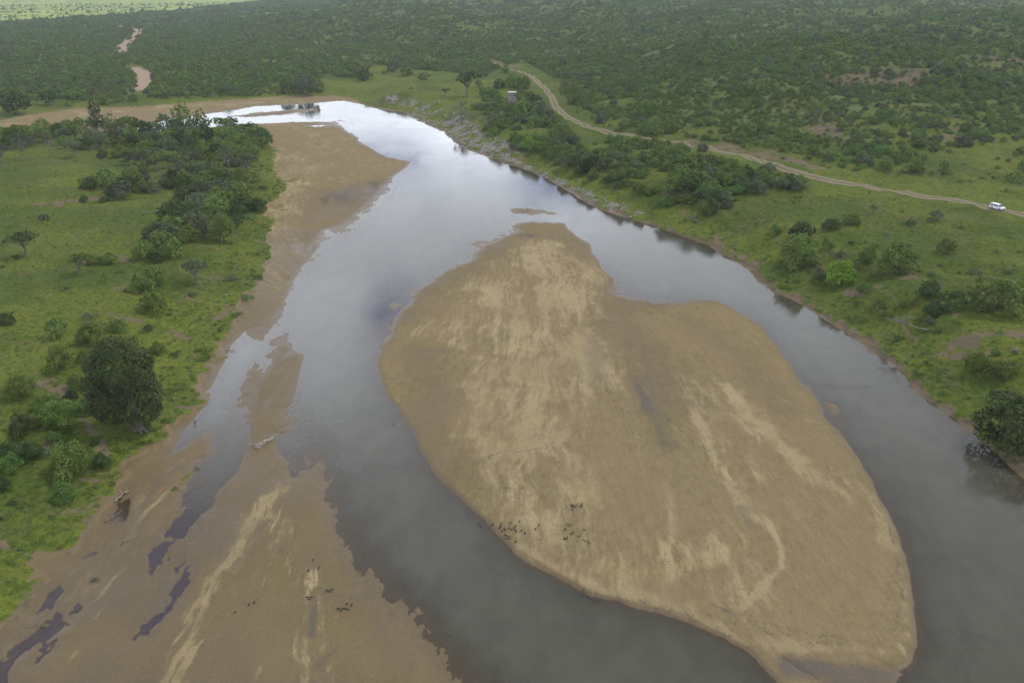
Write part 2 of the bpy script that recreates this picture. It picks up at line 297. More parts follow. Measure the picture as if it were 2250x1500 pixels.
# sand: dry pale streaks, damp and silt
def fan(px, py, R0):
    (ax,), (ay,) = flat([px], [py]); a = np.arctan2(x-ax, ay-y); rd = np.hypot(x-ax, y-ay)
    return a*R0, rd
a1, r1 = fan(1160, 330, 190.); a2, r2 = fan(745, 690, 70.)
wob = 1.5*fbm(x/18, y/18, 111, 3)
st1 = fbm((a1+wob)/2.6, r1/22., 113, 5, .62); st2 = fbm((a2+wob)/1.6, r2/16., 117, 5, .62)
mot = fbm(x/14, y/14, 119, 4, .55)
oni = (isl > 0)
DRY = [([(560, 1160), (500, 1260), (450, 1350), (420, 1430)], .5, .8), ([(690, 1220), (690, 1300), (670, 1400), (640, 1500)], .6, .7), ([(740, 1330), (750, 1400), (720, 1480)], .5, .7), ([(610, 1090), (640, 1150), (650, 1230)], .7, .6), ([(560, 1500), (590, 1440), (640, 1400)], .6, .6), ([(230, 1330), (190, 1400), (150, 1470)], .7, .7), ([(300, 1150), (330, 1120), (390, 1060)], .6, .7), ([(160, 1330), (200, 1290), (215, 1270)], .6, .7), ([(1180, 540), (1230, 640), (1290, 720), (1310, 850)], 9, .9), ([(1100, 640), (1150, 760), (1180, 900), (1140, 1000)], 8, .9), ([(1290, 600), (1310, 760)], 5, .8), ([(1060, 800), (1080, 1000), (1150, 1110), (1230, 1170)], 4, .7), ([(1230, 1000), (1260, 1100)], 6, .5),
       ([(1140, 1205), (1200, 1245), (1290, 1290), (1450, 1325), (1650, 1410), (1780, 1430), (1880, 1430), (1970, 1440), (1995, 1380), (1990, 1290)], 1.3, .65), ([(1480, 1250), (1530, 1200), (1600, 1320)], 3, .5),
       ([(1960, 1200), (1920, 1110), (1860, 1040)], 2.2, .6), ([(1600, 850), (1660, 930), (1760, 1040), (1860, 1090)], 2.0, .9), ([(1520, 880), (1560, 1000), (1630, 1110), (1700, 1170)], 1.6, .8), ([(1690, 1150), (1713, 1210), (1712, 1250), (1680, 1290), (1630, 1340)], .55, 1.3),
       ([(1500, 830), (1560, 900), (1600, 1000)], 2, .5), ([(1400, 840), (1470, 920)], .5, 1.0), ([(1465, 1050), (1475, 1150), (1465, 1230)], 1.2, .8), ([(1240, 1150), (1270, 1210), (1320, 1270)], 3, .5),
       ([(640, 1075), (590, 1110), (540, 1160), (520, 1210), (460, 1290), (420, 1370), (400, 1440), (370, 1520)], 2.0, 1.1), ([(600, 1120), (630, 1180), (610, 1260)], 3, .6), ([(690, 1260), (710, 1340), (730, 1420)], 2.5, .7), ([(620, 1000), (600, 1060)], 1.5, .5),
       ([(700, 1340), (660, 1430), (700, 1500)], 2, .7), ([(300, 1080), (280, 1180), (160, 1320)], 1.8, .6), ([(140, 1380), (110, 1460)], 1.2, .8), ([(660, 300), (740, 320), (820, 350)], 20, .15), ([(640, 420), (620, 520), (600, 640)], 6, .7), ([(640, 340), (620, 440)], 8, .4),
       ([(330, 1060), (400, 1020)], 1.5, .4), ([(0, 1500), (30, 1420)], .8, .7), ([(200, 250), (400, 236), (640, 222)], 8, .5)]
dry = np.zeros(x.shape, np.float32)
for p, wd, a in DRY: dry = np.maximum(dry, a*stroke(x+wd*.5*fbm(x/4, y/4, 121), y+wd*.5*fbm(x/4, y/4, 123), p, wd))
DAMP = [([(540, 1040), (500, 1130), (430, 1220), (380, 1340), (300, 1480)], 1.6, 1.0), ([(650, 1050), (700, 1150), (740, 1260), (830, 1400), (900, 1490)], 2.6, 1.1), ([(590, 800), (580, 880), (560, 960)], 1.6, .8), ([(200, 1500), (290, 1360)], 1.5, .8), ([(925, 780), (950, 880), (930, 980), (980, 1050)], 5, .9), ([(1370, 610), (1350, 720), (1420, 770), (1450, 900)], 6, .9), ([(880, 700), (930, 640), (1020, 580), (1100, 540)], 6, .9), ([(1180, 500), (1260, 530), (1280, 560)], 5, .6), ([(760, 430), (820, 420), (720, 480)], 10, 1.2),
        ([(700, 1050), (760, 1200), (850, 1350), (960, 1460)], 4.5, .8), ([(580, 850), (600, 950)], 4, .7), ([(420, 1200), (340, 1330), (260, 1460)], 5, .7), ([(500, 1040), (470, 1130), (350, 1300)], 3.5, .8), ([(1000, 470), (1000, 480)], 3, .2), ([(1500, 700), (1620, 780), (1720, 900)], 4, .55), ([(620, 700), (560, 740)], 3, 1),
        ([(300, 1060), (380, 1020), (430, 1010)], 3, .5), ([(690, 1300), (685, 1400)], .5, 1.0), ([(735, 1430), (700, 1470)], .6, 1.0), ([(640, 250), (400, 255)], 10, .5), ([(1730, 1470), (1850, 1484), (1975, 1490)], 1.5, 1.6), ([(1850, 1515), (1950, 1515)], 1.6, 1.5), ([(1140, 1212), (1290, 1304), (1450, 1342), (1580, 1394)], .35, .8)]
damp = np.zeros(x.shape, np.float32)
for p, wd, a in DAMP: damp = np.maximum(damp, a*stroke(x+wd*.4*fbm(x/5, y/5, 125), y+wd*.4*fbm(x/5, y/5, 127), p, wd))
SILT = [([(1395, 835), (1440, 920), (1470, 990)], 1.7, 1.0), ([(1480, 1000), (1490, 1070)], .8, .5), ([(1630, 1125), (1650, 1165)], .9, .7), ([(730, 440), (800, 425), (850, 405)], 8, .9), ([(1310, 740), (1310, 850)], 2, .4), ([(1100, 512), (1170, 520)], 3, .8), ([(1400, 665), (1450, 675)], 4, .5), ([(440, 1130), (430, 1200), (370, 1300), (330, 1400)], 1.8, .45), ([(1730, 1466), (1860, 1480), (1975, 1492)], 1.25, 1.15), ([(1850, 1510), (1950, 1510)], 1.5, 1.1), ([(750, 800), (760, 801)], 1, 0), ([(200, 1280), (220, 1240), (290, 1160), (350, 1050), (420, 1020)], .6, .45), ([(690, 1340), (684, 1400)], .45, 1.0), ([(735, 1430), (705, 1465)], .5, .9)]
silt = np.zeros(x.shape, np.float32)
for p, wd, a in SILT: silt = np.maximum(silt, a*stroke(x+wd*.5*fbm(x/2.5, y/2.5, 129), y+wd*.5*fbm(x/2.5, y/2.5, 131), p, wd))
stx = np.where(oni, st1, st2)
silt = np.clip(silt*(.45+.9*ss(stx, -.4, .5)), 0, 1)
for p in ([(1335, 712), (1375, 718), (1430, 738), (1490, 690), (1600, 660)], [(1500, 1342), (1640, 1370), (1800, 1398), (1900, 1415)], [(1560, 1330), (1700, 1400), (1850, 1420)], [(960, 1060), (1100, 1000), (1250, 985)], [(980, 1075), (1150, 1080)], [(1400, 720), (1440, 900), (1560, 1010)], [(1380, 1320), (1480, 1345), (1620, 1400)], [(1950, 1150), (1985, 1300), (1960, 1400)], [(640, 320), (700, 330), (760, 325)], [(600, 1200), (690, 1290), (820, 1330)], [(720, 1100), (760, 1250), (850, 1400)]):
    silt = np.maximum(silt, .9*stroke(x+.5*fbm(x/2, y/2, 161), y+.5*fbm(x/2, y/2, 163), p, .22)*ss(fbm(x/.45, y/.6, 165, 2), -.1, .4))
silt = np.maximum(silt, .55*oni*ss(fbm(x/.5, y/.9, 167, 3, .7)+.35*fbm(x/7, y/7, 169), .62, .95))
f1 = fbm((a1+wob)/.55, r1/5., 151, 4, .7); f2 = fbm((a2+wob)/.40, r2/4.5, 155, 4, .7); fx_ = np.where(oni, f1, f2)
lb_ = (~oni) & (y < 260)
drym = stx*.40 + .20*mot + .34*fx_ + .22*fbm(x/1.7, y/1.7, 133, 4, .7) + (.75*dry - .6*damp)
drym = .22 + .78*ss(drym, .08, .85) + .22*fx_*.5 - .16*damp - .30*lb_ + lb_*(g < 0)*.42*ss(.8*f2 + .7*st2 + .25*mot + .15*fbm(x/.7, y/.9, 175, 3), .52, .95)
drym = np.clip(drym, 0, 1)
wet = np.clip(1-ss(h + .02*stx, .03, .34), 0, 1)*(s < 12)
wet = np.maximum(wet, .85*np.exp(-np.maximum(-s, 0)/(.7+3.2*rag))*(s < 8)*(g < .5))
wet = np.maximum(wet, .75*damp*(.7+.4*mot))
wet = np.clip(np.maximum(wet, lb_*(.70 + .45*mot + .3*stx - .9*ss(drym, .35, .75))), 0, 1)
lush = ss(fbm(x/26, y/26, 141, 5, .6), -.45, .5)*.75
lush = np.clip(lush + .5*np.exp(-np.maximum(g, 0)/9.)*(1-.2*rb), 0, 1)
farlight = ss(rr_ + 260*fbm(x/420, y/900, 143, 3) - .45*x*0 + 900*ss(x, -500, 500), 0, 1)*0
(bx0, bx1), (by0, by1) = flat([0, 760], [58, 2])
cloud_shadow_edge = (y - (by0 + (x-bx0)*(by1-by0)/(bx1-bx0)))  # distance past the edge of the far cloud shadow
sunlit_plain = ss(cloud_shadow_edge + 170*fbm(x/500, y/500, 145, 4), 0, 260)*ss(-x, -600, 300)  # open far grass, with sunshine beyond the cloud shadow painted into it
sunlit_plain = np.where(hd > 300, sunlit_plain, sunlit_plain)

bare = np.maximum(bare, .9*np.exp(-((g-.3)/.75)**2)*ss(gn, -.6, .1)*(y < 230))
silt = np.clip(np.maximum(silt, lb_*(g < 0)*.6*ss(.6*f2 + .7*mot + .3*fbm(x/.8, y/1.1, 171, 3, .7), .15, 1.0)), 0, 1)
sunlit_plain = np.maximum(sunlit_plain, .75*strokeL(x+30*w1, y+30*w2, [(500, 38), (620, 25), (770, 12)], 70)*ss(fbm(x/60, y/60, 173), -.4, .3))  # another sunlit strip, painted on as paler grass
M1 = np.stack([grass, wet, drym, np.clip(bare, 0, 1)], -1).astype(np.float32)
M2 = np.stack([np.clip(lush, 0, 1), np.clip(np.maximum(rock, 0), 0, 1), silt, np.maximum(creekbed*1.0, 0)], -1).astype(np.float32)
M3 = np.stack([sunlit_plain, ss(hd, -20, 60), np.zeros_like(sunlit_plain), np.ones_like(sunlit_plain)], -1).astype(np.float32)

def mesh_from(name, V, Fq, mat, smooth=True, attrs=None, nper=4):
    me = bpy.data.meshes.new(name)
    V = np.ascontiguousarray(V, np.float32); Fq = np.ascontiguousarray(Fq, np.int32)
    me.vertices.add(len(V)); me.vertices.foreach_set('co', V.ravel())
    me.loops.add(Fq.size); me.loops.foreach_set('vertex_index', Fq.ravel())
    n = len(Fq); me.polygons.add(n)
    me.polygons.foreach_set('loop_start', np.arange(0, n*nper, nper, dtype=np.int32))
    me.polygons.foreach_set('loop_total', np.full(n, nper, np.int32))
    me.polygons.foreach_set('use_smooth', np.full(n, smooth, bool))
    if attrs:
        for k, v in attrs.items():
            if v.ndim == 2: a = me.attributes.new(k, 'FLOAT_COLOR', 'POINT'); a.data.foreach_set('color', np.ascontiguousarray(v, np.float32).ravel())
            else: a = me.attributes.new(k, 'FLOAT', 'POINT'); a.data.foreach_set('value', np.ascontiguousarray(v, np.float32))
    me.update(calc_edges=True); me.validate(verbose=False)
    if mat: me.materials.append(mat)
    return me
def tag(o, label=None, cat=None, group=None, kind=None):
    if label: o['label'] = label
    if cat: o['category'] = cat
    if group: o['group'] = group
    if kind: o['kind'] = kind
    return o
def link(name, me, parent=None):
    o = bpy.data.objects.new(name, me); col.objects.link(o); o.parent = parent; return o

print('masks', time.time()-_t0)
# ------------------------------------------------------------------ materials
def new_mat(name):
    m = bpy.data.materials.new(name); m.use_nodes = True; t = NT(m.node_tree); t.n.clear(); return m, t
def principled(t, **inp):
    p = t.add('ShaderNodeBsdfPrincipled', inp=inp); t.add('ShaderNodeOutputMaterial', inp={0: p.outputs[0]}); return p
GM, t = new_mat('ground')
pos = t.add('ShaderNodeNewGeometry').outputs['Position']
A = {k: t.add('ShaderNodeAttribute', attribute_name=k) for k in ('m1', 'm2', 'm3')}
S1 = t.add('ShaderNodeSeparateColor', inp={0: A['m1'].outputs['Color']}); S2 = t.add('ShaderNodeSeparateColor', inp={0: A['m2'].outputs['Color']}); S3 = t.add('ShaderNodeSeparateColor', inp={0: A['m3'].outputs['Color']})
aG, aW, aD, aB = S1.outputs[0], S1.outputs[1], S1.outputs[2], A['m1'].outputs['Alpha']
aL, aR, aS, aC = S2.outputs[0], S2.outputs[1], S2.outputs[2], A['m2'].outputs['Alpha']
fine = t.noise(pos, 2.2, 5, .65); fine2 = t.noise(pos, .45, 5, .6, .3); tuft = t.noise(pos, .9, 4, .7, .4); big_ = t.noise(pos, .05, 4, .55)
grit = t.noise(pos, 7.0, 3, .7)
# sand
mpa = t.add('ShaderNodeMapping', inp={0: pos}); mpa.inputs['Scale'].default_value = (2.6, .42, 1); mpa.inputs['Rotation'].default_value = (0, 0, R(6))
mpb = t.add('ShaderNodeMapping', inp={0: pos}); mpb.inputs['Scale'].default_value = (5.5, 1.1, 1); mpb.inputs['Rotation'].default_value = (0, 0, R(-9))
sa, sb = t.noise(mpa.outputs[0], 1.0, 4, .65, .5), t.noise(mpb.outputs[0], 1.0, 3, .65, .3)
stk = t.math('ADD', t.math('MULTIPLY', t.math('SUBTRACT', sa, .5), .75), t.math('MULTIPLY', t.math('SUBTRACT', sb, .5), .45))
dmask = t.math('ADD', t.math('ADD', aD, stk), t.math('ADD', t.math('MULTIPLY', t.math('SUBTRACT', fine2, .5), .5), t.math('MULTIPLY', t.math('SUBTRACT', fine, .5), .35)), clamp=True)
sand = t.mix(dmask, (.170, .130, .063), (.340, .272, .152))
sand = t.mix(t.ramp(big_, .35, .65), sand, t.mix(.5, sand, (.23, .172, .095)))
sand = t.mix(t.math('MULTIPLY', aW, .8), sand, (.118, .086, .048))
sand = t.mix(t.math('MULTIPLY', aS, .8), sand, (.105, .090, .076))
sand = t.mix(1.0, sand, t.mix(t.ramp(grit, .3, .7), (.80, .80, .79), (1.16, 1.16, 1.16)), 'MULTIPLY')
speck = t.ramp(t.noise(pos, 1.7, 2, .5), .66, .72)
sand = t.mix(t.math('MULTIPLY', speck, .35), sand, (.12, .095, .06))
# grass
gl = t.ramp(t.math('ADD', t.math('MULTIPLY', aL, .7), t.math('MULTIPLY', fine2, .5)), .2, .9)
gr = t.mix(gl, (.090, .120, .023), (.150, .172, .029))
gr = t.mix(t.math('MULTIPLY', t.ramp(t.noise(pos, .11, 5, .7, .8), .5, .68), .55), gr, (.145, .128, .055))
gr = t.mix(t.ramp(tuft, .36, .60), t.mix(1.0, gr, (.55, .66, .75), 'MULTIPLY'), gr)
gr = t.mix(t.ramp(t.noise(pos, 3.1, 4, .75), .35, .65), t.mix(1.0, gr, (.72, .76, .8), 'MULTIPLY'), t.mix(1.0, gr, (1.15, 1.12, 1.1), 'MULTIPLY'))
gr = t.mix(t.math('MULTIPLY', t.ramp(t.noise(pos, .16, 5, .65, .6), .52, .72), .6), gr, (.058, .105, .022))
gr = t.mix(t.math('MULTIPLY', t.ramp(fine, .55, .75), .45), gr, (.215, .22, .065))
bsh = t.mix(t.ramp(t.noise(pos, .06, 4, .7), .42, .6), (.085, .115, .034), (.140, .150, .055))
gr = t.mix(t.math('MULTIPLY', S3.outputs[1], .75), gr, bsh)
sunlit_pln = t.mix(t.ramp(t.noise(pos, .03, 5, .7), .44, .56), (.16, .22, .06), (.36, .42, .10))  # far grass colour, lightened to carry the painted sunlight
gr = t.mix(S3.outputs[0], gr, sunlit_pln)
soil = t.mix(fine2, (.115, .088, .058), (.205, .162, .108))
soil = t.mix(t.math('MULTIPLY', t.ramp(fine, .5, .7), .5), soil, (.09, .095, .04))
rockc = t.mix(t.ramp(t.noise(pos, .8, 5, .7), .35, .65), (.11, .10, .09), (.29, .27, .235))
bm = t.ramp(t.math('ADD', aB, t.math('MULTIPLY', t.math('SUBTRACT', tuft, .5), .9)), .35, .75)
gr = t.mix(bm, gr, soil)
gr = t.mix(t.ramp(t.math('ADD', aR, t.math('MULTIPLY', t.math('SUBTRACT', tuft, .5), .9)), .3, .6), gr, rockc)
gm = t.ramp(t.math('ADD', aG, t.math('MULTIPLY', t.math('SUBTRACT', tuft, .5), .8)), .35, .65)
gr = t.mix(aC, gr, (.33, .25, .175))
bc = t.mix(gm, sand, gr)
bstr = t.math('ADD', t.math('MULTIPLY', gm, .5), .22)
bh = t.math('ADD', t.math('MULTIPLY', fine, .5), t.math('ADD', t.math('MULTIPLY', tuft, t.math('ADD', t.math('MULTIPLY', gm, 1.2), .15)), t.math('MULTIPLY', fine2, .4)))
bump = t.add('ShaderNodeBump', inp={'Strength': bstr, 'Distance': .45, 'Height': bh})
nog = t.math('SUBTRACT', 1.0, gm)
rough = t.math('SUBTRACT', .95, t.math('MULTIPLY', t.math('MULTIPLY', aW, nog), .55))
principled(t, **{'Base Color': bc, 'Roughness': rough, 'Specular IOR Level': t.math('ADD', .04, t.math('MULTIPLY', t.math('MULTIPLY', aW, nog), .14)), 'Normal': bump.outputs[0]})

WM, t = new_mat('river_water')
pos = t.add('ShaderNodeNewGeometry').outputs['Position']
dep = t.add('ShaderNodeAttribute', attribute_name='depth').outputs['Fac']
mp = t.add('ShaderNodeMapping', inp={0: pos}); mp.inputs['Scale'].default_value = (1, .55, 1)
nb = t.noise(mp.outputs[0], 1.5, 3, .6); nb2 = t.noise(mp.outputs[0], .08, 4, .6, .6); nb3 = t.noise(mp.outputs[0], .22, 5, .65, .4)
wamp = t.ramp(nb2, .35, .65, .12, .6)
bump = t.add('ShaderNodeBump', inp={'Strength': wamp, 'Distance': .05, 'Height': nb})
fres = t.add('ShaderNodeFresnel', inp={'IOR': 1.56, 'Normal': bump.outputs[0]})
glo = t.add('ShaderNodeBsdfGlossy', inp={'Roughness': .05, 'Normal': bump.outputs[0]})
turb = t.mix(t.ramp(nb3, .35, .68), (.072, .069, .050), (.084, .081, .059))
dif = t.add('ShaderNodeBsdfDiffuse', inp={'Color': turb})
tra = t.add('ShaderNodeBsdfTransparent', inp={'Color': (.93, .91, .92, 1)})
opa = t.math('SUBTRACT', 1.0, t.math('POWER', 2.71828, t.math('MULTIPLY', t.math('MULTIPLY', dep, t.ramp(nb3, .3, .7, .75, 1.2)), -4.2)))
body = t.add('ShaderNodeMixShader', inp={0: opa, 1: tra.outputs[0], 2: dif.outputs[0]})
fin = t.add('ShaderNodeMixShader', inp={0: fres.outputs[0], 1: body.outputs[0], 2: glo.outputs[0]})
t.add('ShaderNodeOutputMaterial', inp={0: fin.outputs[0]})

def foliage_mat(name, dark, light, hue=.03):
    m, t = new_mat(name)
    oc = t.add('ShaderNodeTexCoord').outputs['Object']; oi = t.add('ShaderNodeObjectInfo')
    n1 = t.noise(oc, .9, 4, .7); n2 = t.noise(oc, 4.5, 2, .6)
    f = t.ramp(t.math('ADD', t.math('MULTIPLY', n1, .65), t.math('MULTIPLY', n2, .35)), .36, .64)
    c = t.mix(f, dark, light)
    hs = t.add('ShaderNodeHueSaturation', inp={'Color': c, 'Hue': t.math('ADD', .5-hue/2, t.math('MULTIPLY', oi.outputs['Random'], hue)), 'Value': t.math('ADD', .78, t.math('MULTIPLY', oi.outputs['Random'], .5))})
    p = t.add('ShaderNodeBsdfPrincipled', inp={'Base Color': hs.outputs[0], 'Roughness': .6, 'Specular IOR Level': .12})
    tr = t.add('ShaderNodeBsdfTranslucent', inp={'Color': hs.outputs[0]})
    mx = t.add('ShaderNodeMixShader', inp={0: .28, 1: p.outputs[0], 2: tr.outputs[0]})
    t.add('ShaderNodeOutputMaterial', inp={0: mx.outputs[0]}); return m
FOL = {'dark': foliage_mat('foliage_dark', (.036, .060, .020), (.092, .135, .040)),
       'mid': foliage_mat('foliage_green', (.072, .112, .027), (.185, .255, .054)),
       'grey': foliage_mat('foliage_grey_green', (.075, .098, .050), (.155, .185, .095)),
       'bright': foliage_mat('foliage_bright', (.10, .17, .022), (.22, .32, .035)),
       'lush': foliage_mat('foliage_herb', (.075, .14, .035), (.145, .23, .055)),
       'shade': foliage_mat('foliage_mopane', (.066, .104, .028), (.155, .215, .050)), 'fig': foliage_mat('foliage_fig', (.050, .074, .030), (.112, .148, .054)),
       'weed': foliage_mat('foliage_grass', (.11, .155, .035), (.21, .26, .05), .05)}
def plain_mat(name, c, rough=.8, metal=0, var=.25, scale=3, spec=.3):
    m, t = new_mat(name); oc = t.add('ShaderNodeTexCoord').outputs['Object']
    n = t.ramp(t.noise(oc, scale, 5, .65), .3, .7)
    c2 = t.mix(n, tuple(k*(1-var) for k in c), tuple(min(1, k*(1+var)) for k in c))
    b = t.add('ShaderNodeBump', inp={'Strength': .3, 'Distance': .03, 'Height': n})
    principled(t, **{'Base Color': c2, 'Roughness': rough, 'Metallic': metal, 'Specular IOR Level': spec, 'Normal': b.outputs[0]}); return m
BARK = plain_mat('bark', (.13, .11, .09)); DEAD = plain_mat('dead_wood', (.17, .15, .13)); PALE = plain_mat('bleached_wood', (.30, .27, .23)); DARKW = plain_mat('soaked_wood', (.06, .05, .04))
ROCKM = plain_mat('rock', (.24, .22, .19), var=.4, scale=1.2)

# ------------------------------------------------------------------ ground, sandbanks, river
V = np.stack([x, y, h], -1)
I, J = np.meshgrid(np.arange(NR-1), np.arange(NA-1), indexing='ij')
q = (I*NA+J).ravel(); quads = np.stack([q, q+1, q+NA+1, q+NA], -1)
islc = isl[quads].mean(1); gc = g[quads].mean(1); sc_ = s[quads].mean(1); xc = x[quads].mean(1); yc = y[quads].mean(1)
big_isl = sdf(xc, yc, ISLAND)
k_isl = (big_isl > -.5) & (gc < 0)
k_bar = (gc < 0) & ~k_isl & (sc_ < .6)
def part_of(name, mask, kind, label=None):
    f = quads[mask]; used, inv = np.unique(f, return_inverse=True)
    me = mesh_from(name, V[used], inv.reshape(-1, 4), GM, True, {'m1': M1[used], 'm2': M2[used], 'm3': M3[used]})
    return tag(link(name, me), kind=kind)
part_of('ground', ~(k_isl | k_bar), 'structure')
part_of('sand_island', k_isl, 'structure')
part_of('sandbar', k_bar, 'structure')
wm_ = (h[quads].min(1) < .03) & (gc < 6) & (rr_[quads[:, 0]] < 900) & (s[quads].max(1) > -14)
f = quads[wm_]; used, inv = np.unique(f, return_inverse=True)
Vw = V[used].copy(); dpt = np.clip(-Vw[:, 2], 0, 2); Vw[:, 2] = 0
tag(link('river', mesh_from('river', Vw, inv.reshape(-1, 4), WM, True, {'depth': dpt})), kind='structure')

# dirt track as a draped sheet
TP = land([p[0] for p in TRACK], [p[1] for p in TRACK])[:, :2]
def spline(P, step):
    out = []
    P = [P[0]]+list(P)+[P[-1]]
    for i in range(1, len(P)-2):
        p0, p1, p2, p3 = P[i-1], P[i], P[i+1], P[i+2]; n = max(2, int(np.hypot(*(p2-p1))/step))
        for k in range(n):
            u = k/n; out.append(.5*((2*p1)+(-p0+p2)*u+(2*p0-5*p1+4*p2-p3)*u*u+(-p0+3*p1-3*p2+p3)*u**3))
    return np.array(out)
TS = spline(TP, 1.2)
td = np.gradient(TS, axis=0); td /= np.linalg.norm(td, axis=1)[:, None]+1e-9; tn = np.stack([-td[:, 1], td[:, 0]], 1)
cols = np.linspace(-1, 1, 13); Vt = []; tt = []
for c in cols:
    half = 2.45+.25*fbm(TS[:, 0]/5, TS[:, 1]/5, 201)+(.25*fbm(TS[:, 0]/1.3+c*9, TS[:, 1]/1.3, 203) if abs(c) == 1 else 0)
    pnt = TS + tn*(c*half)[:, None]; z = H(pnt[:, 0], pnt[:, 1]) + .10 - .05*abs(c) - .05*math.exp(-((abs(c)-.45)/.14)**2)
    Vt.append(np.stack([pnt[:, 0], pnt[:, 1], z], 1)); tt.append(np.full(len(TS), c))
n = len(TS); Vt = np.concatenate(Vt); tt = np.concatenate(tt); Ft = []
for c in range(len(cols)-1):
    i = np.arange(n-1); Ft.append(np.stack([c*n+i, (c+1)*n+i, (c+1)*n+i+1, c*n+i+1], 1))
TM, t = new_mat('dirt_track')
pos = t.add('ShaderNodeNewGeometry').outputs['Position']; ac = t.math('ABSOLUTE', t.add('ShaderNodeAttribute', attribute_name='across').outputs['Fac'])
n1_ = t.noise(pos, .8, 5, .65); n2_ = t.noise(pos, .12, 4, .6)
rut = t.ramp(t.math('ABSOLUTE', t.math('SUBTRACT', ac, .48)), .08, .32, 1, 0)
c = t.mix(t.math('ADD', t.math('MULTIPLY', rut, .6), t.math('MULTIPLY', n1_, .4)), (.135, .110, .065), (.27, .215, .15))
c = t.mix(t.ramp(t.math('ADD', t.math('SUBTRACT', 1, rut), t.math('SUBTRACT', n1_, .5)), .75, 1.15), c, (.11, .13, .045))
principled(t, **{'Base Color': c, 'Roughness': .95, 'Specular IOR Level': .1})
tag(link('dirt_track', mesh_from('dirt_track', Vt, np.concatenate(Ft)[:, ::-1], TM, True, {'across': tt})), kind='structure')

print('ground', time.time()-_t0)
# ------------------------------------------------------------------ plant meshes
def leaf_quads(Cn, N, size, rs, asp=.62):
    n = len(Cn); N = N + rs.normal(0, .55, (n, 3)); N /= np.linalg.norm(N, axis=1)[:, None]+1e-9
    r = rs.normal(0, 1, (n, 3)); t1 = np.cross(N, r); t1 /= np.linalg.norm(t1, axis=1)[:, None]+1e-9; t2 = np.cross(N, t1)
    sz = (size*rs.uniform(.6, 1.3, n))[:, None]; a = t1*sz*.5; b = t2*sz*.5*asp
    Vv = np.stack([Cn-a, Cn-b*1.0, Cn+a, Cn+b*1.0], 1).reshape(-1, 3)
    return Vv, np.arange(n*4).reshape(-1, 4)
def crown(lobes, dens, size, seed, low=-.35, zmin=0.02):
    rs = np.random.default_rng(seed); L = np.array(lobes, float); Cs, Ns = [], []
    for (cx, cy, cz, rx, ry, rz) in L:
        area = 4*math.pi*((rx*ry)**1.6/3+(rx*rz)**1.6/3+(ry*rz)**1.6/3)**(1/1.6)
        n = max(10, int(area*dens)); d = rs.normal(0, 1, (n, 3)); d /= np.linalg.norm(d, axis=1)[:, None]
        d = d[(d[:, 2] > low) | (rs.random(n) < .25)]; n = len(d)
        bmp = .24*vnoise(d[:, 0]*2.6+seed, d[:, 1]*2.6+d[:, 2]*2.1, seed) + .12*vnoise(d[:, 0]*6+seed, d[:, 1]*6-d[:, 2]*5, seed+5)
        rf = (1+bmp) - .34*rs.random(n)**2.2
        Cs.append(np.array([cx, cy, cz])+d*np.array([rx, ry, rz])*rf[:, None]); nn = d/np.array([rx, ry, rz]); nn /= np.linalg.norm(nn, axis=1)[:, None]; Ns.append(nn)
    Cc = np.concatenate(Cs); Nn = np.concatenate(Ns); keep = Cc[:, 2] > zmin
    for (cx, cy, cz, rx, ry, rz) in L:
        q_ = ((Cc[:, 0]-cx)/rx)**2+((Cc[:, 1]-cy)/ry)**2+((Cc[:, 2]-cz)/rz)**2
        keep &= (q_ > .42)
    Cc = Cc[keep]; Nn = Nn[keep]
    return leaf_quads(Cc, Nn, size, rs)
def tubes(lines, sides=6):
    """lines: [(points Nx3, radii N)] -> one mesh's vertices and quads, ends closed with a quad fan"""
    Vs, Fs, off = [], [], 0
    for P, rad in lines:
        P = np.array(P, float); n = len(P); d = np.gradient(P, axis=0); d /= np.linalg.norm(d, axis=1)[:, None]+1e-9
        up = np.array([0, 0, 1.]) if abs(d[0][2]) < .9 else np.array([1., 0, 0])
        a = np.cross(d, up); a /= np.linalg.norm(a, axis=1)[:, None]+1e-9; b = np.cross(d, a)
        th = np.linspace(0, 2*math.pi, sides, endpoint=False)
        ring = P[:, None]+np.array(rad)[:, None, None]*(a[:, None]*np.cos(th)[None, :, None]+b[:, None]*np.sin(th)[None, :, None])
        Vs.append(ring.reshape(-1, 3))
        i, j = np.meshgrid(np.arange(n-1), np.arange(sides), indexing='ij'); j2 = (j+1) % sides
        Fs.append(np.stack([off+i*sides+j, off+i*sides+j2, off+(i+1)*sides+j2, off+(i+1)*sides+j], -1).reshape(-1, 4))
        if sides == 6:
            for e in (0, (n-1)*sides): Fs.append(np.array([[off+e, off+e+1, off+e+2, off+e+3], [off+e, off+e+3, off+e+4, off+e+5]]))
        off += n*sides
    return np.concatenate(Vs), np.concatenate(Fs)
def limb(p0, p1, r0, r1, rs, n=5, wob=.08, sag=0):
    p0 = np.array(p0, float); p1 = np.array(p1, float); L = np.linalg.norm(p1-p0); u = np.linspace(0, 1, n)[:, None]
    P = p0+(p1-p0)*u; P[1:-1] += rs.normal(0, wob*L, (n-2, 3)); P[:, 2] += sag*np.sin(math.pi*u[:, 0])*L
    return P, np.linspace(r0, r1, n)
PROTO = {}
